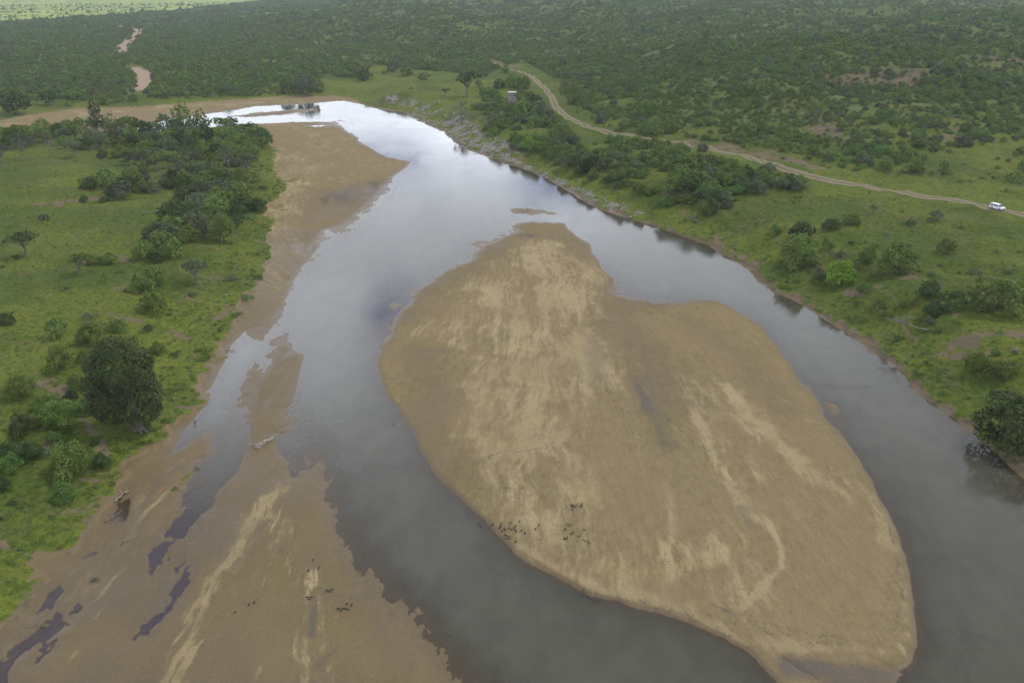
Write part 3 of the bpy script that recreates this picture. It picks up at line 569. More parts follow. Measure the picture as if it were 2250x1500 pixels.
def proto(shape, colour, lod):
    """unit-width plant (crown about 1 wide): foliage mesh, wood mesh"""
    key = (shape, colour, lod)
    if key in PROTO: return PROTO[key]
    base = shape.rstrip('0123456789'); seed = sum(map(ord, shape))*7+len(shape); rs = np.random.default_rng(seed)
    wood = []; U = rs.uniform
    if base == 'bush':      # dense, down to the ground, several lobes
        lobes = [(0, 0, .33, .34, .34, .33)]
        for k in range(7):
            a = k*2*math.pi/7+U(-.3, .3); r = U(.2, .31); q_ = U(.11, .25); lobes.append((r*math.cos(a)*U(.85, 1.25), r*math.sin(a)*U(.85, 1.2), U(.15, .45), q_, q_, q_*U(.85, 1.1)))
        for k in range(3): a = U(0, 6.3); q_ = U(.11, .19); lobes.append((U(.08, .22)*math.cos(a), U(.08, .22)*math.sin(a), U(.5, .7), q_, q_, q_*.95))
        for k in range(4): a = U(0, 6.3); wood.append(limb((0, 0, -.05), (.22*math.cos(a), .22*math.sin(a), .42), .022, .008, rs))
        sz, dens = .052, 900
    elif base == 'low':     # loose low shrub
        lobes = []
        for k in range(8): a = U(0, 6.3); r = U(0, .36); q_ = U(.10, .18); lobes.append((r*math.cos(a), r*math.sin(a), U(.1, .24), q_*1.1, q_*1.1, q_*.9))
        for k in range(5): a = U(0, 6.3); wood.append(limb((0, 0, -.04), (.35*math.cos(a), .35*math.sin(a), .3), .014, .004, rs))
        sz, dens = .06, 430
    elif base == 'round':   # dome with short trunk
        lobes = [(0, 0, .48, .40, .40, .36)]
        for k in range(8):
            a = k*2*math.pi/8+U(-.3, .3); r = U(.2, .3); q_ = U(.16, .22); lobes.append((r*math.cos(a), r*math.sin(a), U(.26, .6), q_, q_, q_))
        lobes.append((U(-.1, .1), U(-.1, .1), .76, .2, .2, .16))
        wood.append(limb((0, 0, -.08), (U(-.04, .04), 0, .42), .04, .028, rs))
        for k in range(5): a = U(0, 6.3); wood.append(limb((0, 0, .22), (.28*math.cos(a), .28*math.sin(a), .6), .022, .008, rs))
        sz, dens = .05, 860
    elif base == 'flat':    # spreading crown on a bare leaning trunk
        lobes = []
        for k in range(9):
            a = k*2*math.pi/9*2.4; r = .38*math.sqrt((k+.5)/9); q_ = U(.13, .2); lobes.append((r*math.cos(a), r*math.sin(a), .78+U(-.08, .08)-.25*r, q_*1.15, q_*1.15, q_*.62))
        lobes.append((0, 0, .76, .3, .3, .11)); lx = U(-.08, .08)
        wood.append(limb((lx, 0, -.08), (0, 0, .42), .042, .03, rs, 5, .03))
        for l in lobes[:8]: wood.append(limb((0, 0, .38), (l[0], l[1], l[2]-.02), .024, .007, rs))
        sz, dens = .05, 950
    elif base == 'open':    # thin see-through crown, grey twigs
        lobes = []
        for k in range(9):
            a = U(0, 6.3); r = U(.05, .36); q_ = U(.1, .16); lobes.append((r*math.cos(a), r*math.sin(a), U(.45, .95), q_, q_, q_*.8))
        wood.append(limb((0, 0, -.08), (U(-.05, .05), 0, .45), .034, .024, rs))
        for l in lobes: wood.append(limb((0, 0, .35), l[:3], .018, .005, rs))
        sz, dens = .047, 460
    elif base == 'tall':    # upright dense crown
        lobes = [(0, 0, .55, .3, .3, .45), (.12, .05, .9, .24, .24, .3), (-.12, -.04, .75, .27, .27, .3), (0, 0, 1.15, .18, .18, .26)]
        for k in range(7): a = U(0, 6.3); r = U(.2, .32); q_ = U(.13, .2); lobes.append((r*math.cos(a), r*math.sin(a), U(.25, 1.0), q_, q_, q_*1.2))
        wood.append(limb((0, 0, -.08), (0, 0, .8), .045, .02, rs))
        for k in range(5): a = U(0, 6.3); wood.append(limb((0, 0, .3), (.25*math.cos(a), .25*math.sin(a), .8), .02, .007, rs))
        sz, dens = .055, 560
    elif base == 'cone':
        lobes = [(U(-.05, .05), U(-.05, .05), .3+.17*k, .40-.06*k, .40-.06*k, .16) for k in range(6)]
        for k in range(9): a = U(0, 6.3); zz_ = U(.25, .95); r = .36*(1.25-zz_); lobes.append((r*math.cos(a), r*math.sin(a), zz_, .12, .12, .09))
        wood.append(limb((0, 0, -.1), (0, 0, 1.2), .04, .01, rs, 5, .01))
        sz, dens = .055, 560
    elif base == 'fig':     # the big riverside tree
        lobes = [(0, .02, .92, .40, .38, .46), (.10, 0, .48, .36, .36, .32), (-.30, .0, .50, .27, .27, .32), (.12, 0, .30, .30, .28, .22), (-.2, -.05, .3, .2, .2, .18), (-.12, .05, 1.18, .24, .24, .22), (.22, -.02, .82, .26, .26, .30)]
        for k in range(16): a = U(0, 6.3); zz_ = U(.2, 1.25); r = .40*math.sqrt(max(.1, 1-((zz_-.7)/.68)**2)); q_ = U(.10, .17); lobes.append((r*math.cos(a), r*math.sin(a), zz_, q_, q_, q_*1.1))
        wood.append(limb((.14, 0, -.06), (.08, 0, .45), .065, .045, rs, 6, .03))
        for a in range(5): wood.append(limb((.13, 0, .08), (.13+.17*math.cos(a*1.3), .17*math.sin(a*1.3), -.05), .03, .012, rs, 4, .05))
        for k in range(8): a = U(0, 6.3); wood.append(limb((.08, 0, .35), (.2*math.cos(a), .2*math.sin(a), U(.6, 1.0)), .035, .01, rs))
        sz, dens = .034, 3600
    elif base == 'tuft':
        lobes = [(0, 0, .12, .4, .4, .22)]; sz, dens = .16, 75; wood.append(limb((0, 0, -.05), (0, 0, .1), .01, .01, rs))
    ls, ld = {0: (1, 1), 1: (1.6, .38), 2: (2.5, .17), 3: (4.0, .07)}[lod]
    if base == 'tuft': ls, ld = 1, 1
    Vv, Fv = crown(lobes, dens*ld, sz*ls, seed, zmin=.02)
    fo = mesh_from(shape+'_foliage', Vv, Fv, FOL[colour], False)
    Vv, Fv = tubes(wood, 6 if lod < 2 else 4)
    wo = mesh_from(shape+'_wood', Vv, Fv, BARK if colour != 'grey' else DEAD, False)
    PROTO[key] = (fo, wo); return PROTO[key]

rot = random.Random(5)
THINGS = []
def plant(kind, shape, colour, pos, width, height_f=1.0, lod=None, dist=None):
    """one tree or bush: an Empty with its crown and its wood"""
    dist = dist if dist is not None else np.hypot(pos[0], pos[1])
    if lod is None: lod = 0 if dist < 190 else 1 if dist < 420 else 2
    fo, wo = proto(shape, colour, lod)
    e = bpy.data.objects.new(kind, None); col.objects.link(e); e.empty_display_size = .5
    e.location = pos; sc = width*rot.uniform(.96, 1.04); an = rot.uniform(.84, 1.18) if shape != 'fig1' else 1; e.scale = (sc*an, sc/an, sc*height_f); e.rotation_euler = (0, 0, rot.uniform(0, 6.28) if shape != 'fig1' else 0)
    link('foliage' if kind == 'bush' else 'crown', fo, e); link('stems' if kind == 'bush' else 'trunk', wo, e)
    return e

ORD = ['first', 'second', 'third', 'fourth', 'fifth', 'sixth', 'seventh', 'eighth', 'ninth', 'tenth', 'eleventh', 'twelfth', 'thirteenth', 'fourteenth', 'fifteenth', 'sixteenth', 'seventeenth', 'eighteenth', 'nineteenth', 'twentieth']
CNAME = {'fig': 'very dark green', 'dark': 'dark green', 'mid': 'mid green', 'grey': 'grey green', 'bright': 'bright yellowish green', 'lush': 'leafy green'}
# zones: (phrase, group, [(u, v_base, width_px, shape, colour, height factor, own label or None)])
Z = [
 ('in the tree belt by the far bend', 'trees of the meadow edge', [
  (8, 362, 34, 'flat1', 'grey', 1.25, None), (48, 352, 36, 'open1', 'grey', 1.2, None), (30, 330, 44, 'flat3', 'mid', 1.1, None), (78, 324, 38, 'flat2', 'mid', 1.1, None), (108, 334, 36, 'open2', 'grey', 1.25, None), (95, 300, 40, 'round2', 'mid', .9, None), (140, 320, 34, 'flat1', 'grey', 1.1, None),
  (168, 316, 34, 'flat2', 'mid', 1.2, None), (165, 346, 38, 'flat3', 'grey', .95, 'flat-topped grey green tree alone on the grass before the tree belt'), (213, 328, 50, 'round1', 'grey', .85, 'broad grey green tree with the widest crown of the belt'), (213, 282, 42, 'cone1', 'dark', 1.1, 'dark pointed evergreen rising above the tree belt'),
  (150, 296, 40, 'round3', 'mid', .8, None), (180, 292, 40, 'round1', 'mid', .8, None), (250, 303, 30, 'open1', 'mid', 1.55, 'tall thin tree showing its pale bare trunk'), (285, 302, 40, 'flat2', 'mid', 1.05, None), (312, 285, 21, 'round2', 'dark', .9, 'small round dark tree standing out against the shining water'),
  (240, 290, 38, 'round2', 'mid', .8, None), (338, 296, 34, 'round1', 'mid', .8, None), (365, 300, 46, 'round3', 'grey', 1.0, None), (410, 302, 52, 'tall1', 'mid', .95, 'tall leafy tree in front of the far pool'), (447, 300, 42, 'tall2', 'mid', .9, 'leafy tree with a ragged top beside the far pool'), (430, 312, 40, 'round2', 'mid', .8, None), (382, 306, 34, 'round1', 'mid', .8, None),
  (510, 288, 34, 'round1', 'dark', .9, 'round dark tree on the tip of the wooded meadow'), (550, 302, 36, 'round2', 'dark', .85, None), (578, 326, 44, 'round3', 'dark', 1.0, 'dark rounded tree overhanging the pale sandbar'), (492, 310, 46, 'round1', 'mid', .75, None), (525, 326, 50, 'round3', 'mid', .75, None), (60, 308, 40, 'round1', 'mid', .8, None), (5, 318, 44, 'round2', 'mid', .9, None), (127, 300, 30, 'round2', 'dark', .9, None), (560, 335, 44, 'round1', 'mid', .8, None)]),
 ('in the thicket above the meadow gully', 'thicket above the gully', [
  (225, 348, 25, 'bush1', 'dark', 1.1, 'compact dark bush beside the broad tree'), (265, 346, 42, 'bush2', 'mid', .8, None), (262, 324, 42, 'bush3', 'mid', .8, None), (293, 320, 42, 'bush1', 'dark', .8, None), (328, 334, 42, 'bush2', 'mid', .85, None), (360, 320, 50, 'bush3', 'mid', .8, None), (410, 342, 42, 'bush1', 'mid', .8, None), (446, 340, 52, 'bush2', 'mid', .8, None), (433, 350, 38, 'bush3', 'grey', .7, None),
  (290, 364, 48, 'flat1', 'mid', .85, None), (343, 377, 34, 'flat2', 'mid', 1.2, 'thin-stemmed tree with its trunks showing beside the gully'), (372, 372, 42, 'flat3', 'mid', 1.0, None), (300, 380, 52, 'bush1', 'mid', .75, None), (545, 364, 60, 'round3', 'mid', .95, 'large rounded green tree beside the upper sandbar'), (541, 392, 48, 'flat1', 'grey', 1.2, 'grey tree on a crooked trunk next to the upper sandbar'), (503, 378, 52, 'open2', 'grey', 1.0, None), (525, 388, 20, 'bush3', 'dark', 1.2, None),
  (235, 406, 62, 'bush1', 'mid', .85, None), (196, 413, 42, 'bush2', 'dark', .75, None), (290, 406, 62, 'bush3', 'mid', .85, None), (360, 402, 44, 'open1', 'grey', .8, None), (408, 402, 52, 'bush1', 'mid', .8, None), (452, 400, 48, 'bush2', 'mid', .7, None), (495, 404, 60, 'bush3', 'dark', .6, None), (262, 431, 62, 'bush2', 'grey', .75, None), (333, 420, 44, 'bush1', 'grey', .7, None), (227, 442, 36, 'low1', 'dark', .8, None), (185, 444, 19, 'bush1', 'dark', 1.1, None), (310, 420, 40, 'bush3', 'mid', .7, None), (375, 412, 40, 'bush2', 'dark', .7, None),
  (560, 400, 34, 'low2', 'lush', .8, None), (575, 415, 34, 'low1', 'dark', .7, None), (480, 352, 36, 'bush1', 'mid', .8, None)]),
 ('in the grove beside the bare sand', 'grove on the bank', [
  (443, 420, 58, 'bush1', 'mid', .8, None), (412, 433, 50, 'bush2', 'dark', .8, None), (490, 446, 72, 'round1', 'grey', .8, 'widest greyish tree in the grove'), (525, 450, 64, 'round2', 'mid', .85, None), (398, 441, 30, 'bush3', 'dark', .9, None), (385, 464, 60, 'bush1', 'dark', .6, None), (440, 470, 70, 'round3', 'grey', .75, None), (480, 492, 78, 'round1', 'mid', .9, 'big green tree in the middle of the grove'), (430, 506, 70, 'bush2', 'grey', .8, None), (522, 500, 46, 'tall1', 'dark', .95, 'upright very dark tree at the sandy edge of the grove'),
  (385, 512, 70, 'bush3', 'mid', .75, None), (350, 545, 66, 'bush1', 'mid', .8, None), (318, 566, 52, 'bush2', 'mid', .9, None), (345, 575, 40, 'bush3', 'dark', .8, None), (384, 562, 60, 'bush1', 'mid', .9, None), (487, 533, 62, 'round2', 'mid', 1.1, 'tree with dark trunk standing at the front of the grove'), (455, 522, 54, 'round3', 'grey', 1.0, None), (412, 528, 56, 'bush2', 'mid', .8, None), (545, 480, 40, 'low1', 'lush', .7, None), (560, 455, 36, 'low2', 'lush', .7, None), (508, 536, 16, 'low1', 'dark', .9, None)]),
 ('on the open left meadow', 'plants of the open meadow', [
  (93, 482, 44, 'low1', 'dark', .85, 'low dark bush alone on the left meadow'), (57, 563, 64, 'flat2', 'dark', .9, 'umbrella tree with a pale trunk alone on the left meadow'), (38, 566, 24, 'low2', 'dark', .9, 'scrubby bush at the foot of the umbrella tree'), (2, 588, 18, 'low1', 'dark', .8, 'small bush cut off by the frame beside the meadow'), (178, 603, 50, 'flat3', 'mid', 1.05, 'small rounded tree on a short trunk beside the reddish gully'),
  (204, 581, 34, 'bush1', 'mid', .9, 'dark bush behind the small tree at the reddish gully'), (241, 579, 40, 'bush2', 'mid', .85, 'broad bush at the head of the reddish gully'), (144, 636, 24, 'low2', 'dark', .7, 'tiny low scrub in the middle of the meadow slope'), (268, 597, 22, 'low1', 'mid', .8, 'small bush halfway between the reddish gully and the grey tree'), (13, 713, 44, 'bush3', 'dark', .9, 'dark bush at the very edge of the picture on the meadow')]),
 ('on the bank above the side channel', 'bushes of the left bank', [
  (342, 626, 60, 'bush1', 'mid', 1.0, 'upper of two round bushes touching each other'), (313, 639, 60, 'bush2', 'mid', .85, 'lower of two round bushes touching each other'), (280, 640, 26, 'low1', 'dark', .8, None), (342, 684, 70, 'bush3', 'mid', .9, 'dense round bush standing by itself below the paired bushes'), (433, 624, 62, 'flat1', 'grey', 1.0, 'grey thin-leaved tree with straight bare trunk near the sand'), (507, 616, 38, 'low1', 'grey', .8, None), (127, 738, 56, 'bush1', 'mid', 1.1, 'dark upright round bush nearest the open meadow'),
  (197, 699, 58, 'low2', 'grey', .7, 'sprawling greyish shrub beside the reddish bare patch'), (201, 753, 68, 'bush2', 'mid', .95, 'broad round bush below the reddish bare patch'), (262, 726, 48, 'bush3', 'mid', .85, None), (328, 726, 52, 'low1', 'dark', .7, None), (130, 809, 60, 'bush3', 'mid', 1.1, 'round bush at the edge of the open grass left of the giant tree'), (190, 794, 44, 'bush1', 'mid', .9, None), (347, 776, 36, 'bush2', 'mid', 1.0, 'small bush beside the crown of the giant tree'), (385, 780, 40, 'low2', 'dark', .5, None),
  (47, 873, 74, 'bush1', 'mid', 1.0, 'large bush by the brown bare patch'), (172, 852, 46, 'bush3', 'mid', .9, 'bush tucked beside the shaded side of the giant tree'), (133, 931, 84, 'bush2', 'mid', .9, 'wide bush below the brown bare patch'), (48, 951, 66, 'bush3', 'dark', .85, None), (28, 1006, 66, 'bush2', 'dark', .8, None), (72, 1002, 62, 'bush1', 'dark', .75, None), (153, 1043, 106, 'bush3', 'mid', .95, 'widest bush of the left bank below the giant tree'),
  (147, 1101, 62, 'bush1', 'lush', 1.0, 'fresh leafy bush in front of the widest bush'), (30, 1106, 34, 'low1', 'dark', .8, None), (6, 1073, 44, 'bush1', 'dark', 1.0, None), (110, 1135, 14, 'low2', 'dark', .7, None), (0, 1140, 18, 'low1', 'dark', .8, None), (288, 943, 134, 'fig1', 'fig', 1.06, 'giant dark dense tree with spreading roots on the left bank'),
  (570, 610, 44, 'low1', 'lush', .5, None), (535, 655, 50, 'low2', 'lush', .5, None), (520, 690, 36, 'low1', 'lush', .5, None), (380, 860, 50, 'low2', 'lush', .4, None), (420, 648, 34, 'low1', 'grey', .5, None), (505, 590, 28, 'low2', 'lush', .5, None), (384, 1072, 24, 'low1', 'lush', .3, 'little green patch of weeds on the open sandbar'), (430, 1030, 22, 'low2', 'grey', .22, 'thin dry weeds at the head of the weed patch on the sandbar'), (272, 1192, 24, 'low2', 'grey', .2, 'dark scrap of weeds on the sandbar beside a blue pool'), (206, 1272, 34, 'low1', 'grey', .18, 'long straggling weed patch on the lower sandbar')]),
 ('on the right bank below the meadow', 'bushes of the right bank', [
  (1757, 527, 66, 'bush1', 'dark', .9, 'topmost dark bush of the tall pile of bushes'), (1752, 572, 78, 'bush2', 'mid', .95, 'widest bush in the tall pile of bushes'), (1740, 592, 46, 'bush3', 'mid', .8, None), (1780, 583, 38, 'bush1', 'mid', .8, None), (1819, 546, 30, 'bush3', 'mid', 1.1, 'neat small round bush right of the pile of bushes'), (1868, 536, 20, 'low1', 'dark', 1.0, None), (1842, 563, 42, 'low2', 'grey', .95, 'greyish shrub just behind the bright bush'),
  (1849, 619, 68, 'bush1', 'bright', 1.0, 'bright yellow green bush on the right bank'), (1800, 597, 32, 'low1', 'grey', .9, None), (1905, 574, 44, 'bush2', 'mid', 1.05, None), (1948, 537, 42, 'open1', 'grey', 1.0, 'thin grey see-through tree behind the big round bush'), (1965, 598, 88, 'bush3', 'mid', .95, 'big round bush beside the bright yellow green one'), (2075, 557, 40, 'bush1', 'mid', 1.15, 'lone upright bush on the smooth right meadow'), (2142, 601, 42, 'low1', 'grey', .95, None), (1993, 539, 19, 'low2', 'grey', .9, None), (2105, 601, 14, 'low1', 'dark', 1.1, None),
  (2040, 652, 52, 'bush3', 'dark', .9, None), (2095, 677, 62, 'bush1', 'dark', .9, None), (2050, 692, 48, 'bush2', 'dark', .95, None), (2187, 682, 116, 'bush2', 'mid', .78, 'very wide bush near the frame on the right meadow'), (2240, 660, 60, 'bush3', 'mid', .9, None), (1928, 672, 52, 'low1', 'mid', .8, None), (1987, 677, 38, 'bush1', 'mid', .9, None), (1945, 693, 42, 'low2', 'mid', .7, None), (2060, 728, 42, 'low1', 'lush', .7, None), (2143, 811, 52, 'bush2', 'mid', .95, 'darker of two bushes below the eroded slope'), (2193, 832, 68, 'bush1', 'mid', .9, 'fresher of two bushes below the eroded slope'),
  (2222, 975, 165, 'bush3', 'dark', .95, 'huge dark bush over the water at the bend nearest the camera'), (1950, 772, 44, 'low2', 'lush', .5, None), (2020, 826, 52, 'low1', 'lush', .45, None), (2075, 815, 46, 'low2', 'lush', .45, None), (1972, 742, 34, 'low1', 'lush', .6, None), (1700, 610, 34, 'low2', 'lush', .5, None), (1720, 560, 26, 'low1', 'grey', .6, None)]),
 ('on the grass along the dirt track', 'bushes by the dirt track', [
  (1917, 472, 18, 'flat2', 'grey', 1.2, 'slender small tree alone below the dirt track'), (1980, 466, 13, 'low1', 'grey', 1.0, None), (2058, 481, 32, 'bush1', 'grey', .95, None), (2043, 488, 22, 'low2', 'grey', 1.0, None), (2000, 496, 46, 'low1', 'dark', .8, None), (1872, 491, 46, 'bush2', 'mid', .6, None), (1825, 505, 40, 'bush3', 'dark', .85, None), (2110, 501, 19, 'low2', 'grey', .9, None), (1760, 434, 13, 'low1', 'dark', .9, None), (1703, 444, 11, 'low2', 'dark', .9, None), (1745, 447, 12, 'low1', 'dark', .9, None),
  (2087, 382, 30, 'low1', 'mid', .95, None), (2117, 363, 13, 'low2', 'dark', 1.0, None), (2108, 401, 22, 'low1', 'mid', .95, None), (2130, 401, 15, 'low2', 'mid', .9, None), (2157, 394, 22, 'low1', 'mid', .95, None), (2172, 384, 15, 'low2', 'mid', .95, None), (2183, 391, 13, 'low1', 'dark', .9, None), (2215, 421, 24, 'low2', 'mid', .8, None), (2230, 402, 46, 'bush1', 'mid', .8, None), (2246, 372, 26, 'bush2', 'mid', .9, None), (2233, 344, 17, 'low1', 'mid', .9, None), (2010, 379, 52, 'bush3', 'mid', .7, None), (1945, 373, 46, 'bush1', 'mid', .7, None), (1880, 376, 32, 'low1', 'mid', .7, None), (1805, 363, 20, 'low2', 'mid', .9, None),
  (1317, 266, 22, 'bush2', 'dark', .95, 'lone bush inside the curve of the track'), (1370, 283, 32, 'bush1', 'mid', 1.0, None), (1428, 294, 52, 'bush3', 'mid', .8, None), (1472, 292, 48, 'bush2', 'mid', .8, None), (2078, 445, 10, 'low1', 'dark', .8, None), (2240, 555, 12, 'low2', 'dark', .8, None)]),
 ('on the grassy bank around the hut', 'plants around the hut', [
  (1177, 258, 30, 'bush2', 'mid', .95, 'round bush just below the hut'), (1026, 214, 52, 'flat1', 'dark', 1.15, 'thick-trunked spreading dark tree on the grass beyond the river'), (1060, 213, 20, 'tall2', 'mid', 1.0, 'narrow bush to the side of the thick-trunked tree'), (1051, 192, 20, 'round1', 'mid', .9, None), (1018, 215, 12, 'low1', 'mid', .9, None), (930, 176, 28, 'bush1', 'mid', .8, None), (893, 167, 32, 'bush2', 'mid', .9, None), (865, 157, 36, 'bush3', 'grey', .9, None),
  (845, 164, 15, 'bush1', 'mid', .9, None), (800, 177, 38, 'bush2', 'dark', 1.0, None), (790, 162, 42, 'bush3', 'mid', .8, None), (757, 169, 20, 'bush1', 'mid', 1.1, None), (903, 196, 15, 'low1', 'mid', .9, None), (980, 213, 20, 'flat3', 'grey', 1.0, 'small leaning tree with one tuft of leaves'), (1160, 322, 30, 'bush1', 'bright', 1.0, 'bright yellow green bush in the thicket below the hut'), (1483, 400, 27, 'bush2', 'bright', .9, 'bright yellow green bush low in the riverside thicket'), (1014, 268, 44, 'open2', 'grey', .9, 'grey half-bare tree among the rocks of the bank'),
  (1110, 160, 26, 'bush3', 'mid', .9, None), (1125, 190, 40, 'bush1', 'mid', 1.0, None), (1150, 195, 36, 'bush2', 'mid', .9, None), (1095, 195, 30, 'bush3', 'dark', .9, None), (1465, 436, 42, 'flat2', 'mid', .8, 'umbrella-shaped tree at the water side of the thicket')]),
 ('beyond the far riverbed', 'trees beyond the far riverbed', [
  (42, 252, 64, 'round2', 'dark', .9, 'biggest dark tree beyond the far riverbed'), (108, 232, 36, 'round1', 'dark', 1.0, None), (165, 219, 24, 'round2', 'mid', .9, None), (225, 229, 38, 'bush1', 'mid', .8, None), (152, 234, 16, 'bush3', 'mid', 1.1, None), (82, 222, 18, 'bush2', 'mid', 1.0, None), (137, 218, 16, 'round1', 'mid', 1.0, None), (675, 210, 52, 'round3', 'grey', .85, 'broad greyish tree above the far end of the sand'), (630, 200, 38, 'round1', 'mid', .9, None), (497, 208, 26, 'round2', 'grey', 1.0, None), (293, 222, 22, 'bush2', 'mid', .9, None), (262, 222, 26, 'bush1', 'mid', .9, None), (400, 210, 30, 'bush3', 'mid', .9, None), (350, 208, 40, 'bush1', 'mid', .8, None)]),
]
def in_poly1(u, v, P):
    ins = False
    for (ax, ay), (bx, by) in zip(P, P[1:]+P[:1]):
        if (ay > v) != (by > v) and u < (bx-ax)*(v-ay)/(by-ay)+ax: ins = not ins
    return ins
fr = random.Random(21)
def fill(zi, poly, n, shapes, cols_, w0, w1, gap):
    us = [p[0] for p in poly]; vs = [p[1] for p in poly]; rows = Z[zi][2]; tries = 0
    while n and tries < 4000:
        tries += 1; u_, v_ = fr.uniform(min(us), max(us)), fr.uniform(min(vs), max(vs))
        if not in_poly1(u_, v_, poly) or any(abs(u_-q[0]) < gap and abs(v_-q[1]) < gap*.4 for q in rows): continue
        rows.append((u_, v_, fr.uniform(w0, w1), fr.choice(shapes), fr.choice(cols_), fr.uniform(.75, 1.05), None)); n -= 1
fill(0, [(-5, 300), (250, 288), (590, 292), (590, 335), (480, 345), (250, 322), (-5, 345)], 30, ['round1', 'round2', 'round3', 'flat1', 'bush2', 'bush1'], ['mid', 'mid', 'grey', 'dark'], 30, 46, 16)
fill(1, [(270, 345), (560, 345), (575, 400), (420, 404), (230, 425), (260, 390)], 18, ['bush1', 'bush2', 'bush3', 'round1'], ['mid', 'grey', 'dark'], 30, 50, 20)
fill(2, [(430, 405), (565, 405), (565, 470), (530, 530), (480, 520), (345, 585), (300, 560), (390, 460)], 16, ['bush1', 'bush2', 'round2', 'round3'], ['mid', 'mid', 'grey', 'dark'], 40, 66, 22)
fill(4, [(0, 960), (210, 830), (260, 960), (190, 1120), (0, 1130)], 9, ['bush1', 'bush3', 'low1'], ['mid', 'dark', 'lush'], 24, 60, 40)
fill(5, [(1700, 480), (1840, 520), (2240, 560), (2240, 640), (2240, 860), (2150, 880), (2060, 790), (1900, 690), (1760, 620), (1690, 560)], 20, ['low1', 'low2', 'bush2'], ['mid', 'lush', 'grey'], 18, 40, 34)
TREEISH = ('flat', 'open', 'round', 'tall', 'cone', 'fig')
HAND = []
for phrase, grp, rows in Z:
    P = land([r[0] for r in rows], [r[1] for r in rows])
    _, _, D = project(P[:, 0], P[:, 1], P[:, 2])
    seen = {}
    order = sorted(range(len(rows)), key=lambda i: rows[i][0])
    for i in order:
        (u, v, wpx, shape, colour, hf, lab) = rows[i]
        kind = 'tree' if shape.startswith(TREEISH) else 'bush'
        width = wpx*D[i]/FPX*(1.18 if 'belt' in phrase else 1.06)
        e = plant(kind, shape, colour, P[i], width, hf)
        e.location.z -= .03*width
        k = (kind, colour, lab is None)
        if lab is None:
            seen[k] = seen.get(k, 0)+1; n_ = seen[k]
            lab = f"{ORD[min(n_-1, 19)]} {CNAME[colour]} {kind} from the left {phrase}" if n_ <= 20 else f"last {CNAME[colour]} {kind} from the left {phrase}"
        tag(e, lab, kind, grp); HAND.append((P[i][0], P[i][1], width, kind))
NB_HAND = sum(1 for q_ in HAND if q_[3] == 'bush')

print('hand plants', time.time()-_t0)
# ------------------------------------------------------------------ bushland: the 300 largest as things, the rest as one mass
def inpoly(u, v, P):
    P = np.array(P, float); Q = np.roll(P, -1, 0); ins = np.zeros(u.shape, bool)
    for (ax, ay), (bx, by) in zip(P, Q):
        if ay != by: ins ^= ((ay > v) != (by > v)) & (u < (bx-ax)*(v-ay)/(by-ay)+ax)
    return ins
D2 = [(1040, 240), (1070, 205), (1110, 215), (1150, 205), (1190, 230), (1240, 275), (1265, 320), (1320, 318), (1350, 305), (1420, 312), (1500, 325), (1560, 335), (1650, 352), (1700, 375), (1760, 392), (1822, 412), (1790, 422), (1700, 418), (1650, 432), (1600, 462), (1540, 478), (1470, 462), (1380, 425), (1290, 400), (1200, 355), (1130, 330), (1090, 300), (1060, 300), (1075, 265)]
HILL = [(2700, -400), (2700, 300), (2250, 310), (2120, 325), (2030, 358), (1950, 372), (1850, 370), (1750, 345), (1640, 318), (1520, 308), (1400, 290), (1320, 255), (1250, 225), (1232, 180), (1150, 132), (1100, 148), (1060, 172), (1000, 160), (900, 152), (820, 142), (790, 172), (740, 170), (715, 160), (700, 180), (712, 203), (640, 208), (480, 215), (330, 218), (318, 205), (334, 180), (330, 155), (300, 140), (275, 146), (296, 165), (303, 185), (296, 205), (200, 222), (100, 218), (0, 225), (-600, 240), (-600, -400)]
FRINGE = [(1260, 225), (1330, 262), (1420, 296), (1520, 312), (1640, 325), (1760, 350), (1860, 376), (1960, 380), (2060, 372), (2250, 330), (2350, 330), (2350, 380), (2100, 385), (1900, 390), (1700, 350), (1500, 315), (1340, 285), (1240, 250), (1225, 200), (1240, 190)]
rs = np.random.default_rng(99)
def scatter(r0, r1, a0, a1, step):
    n = int((r1*r1-r0*r0)*.5*R(a1-a0)/(step*step))
    r = np.sqrt(rs.uniform(r0*r0, r1*r1, n)); a = np.radians(rs.uniform(a0, a1, n))
    px, py = r*np.sin(a), r*np.cos(a)
    return px, py
def thin(px, py, cell):
    k = (np.floor(px/cell).astype(np.int64)*100003+np.floor(py/cell).astype(np.int64)); _, i = np.unique(k, return_index=True); return px[i], py[i]
PT = []
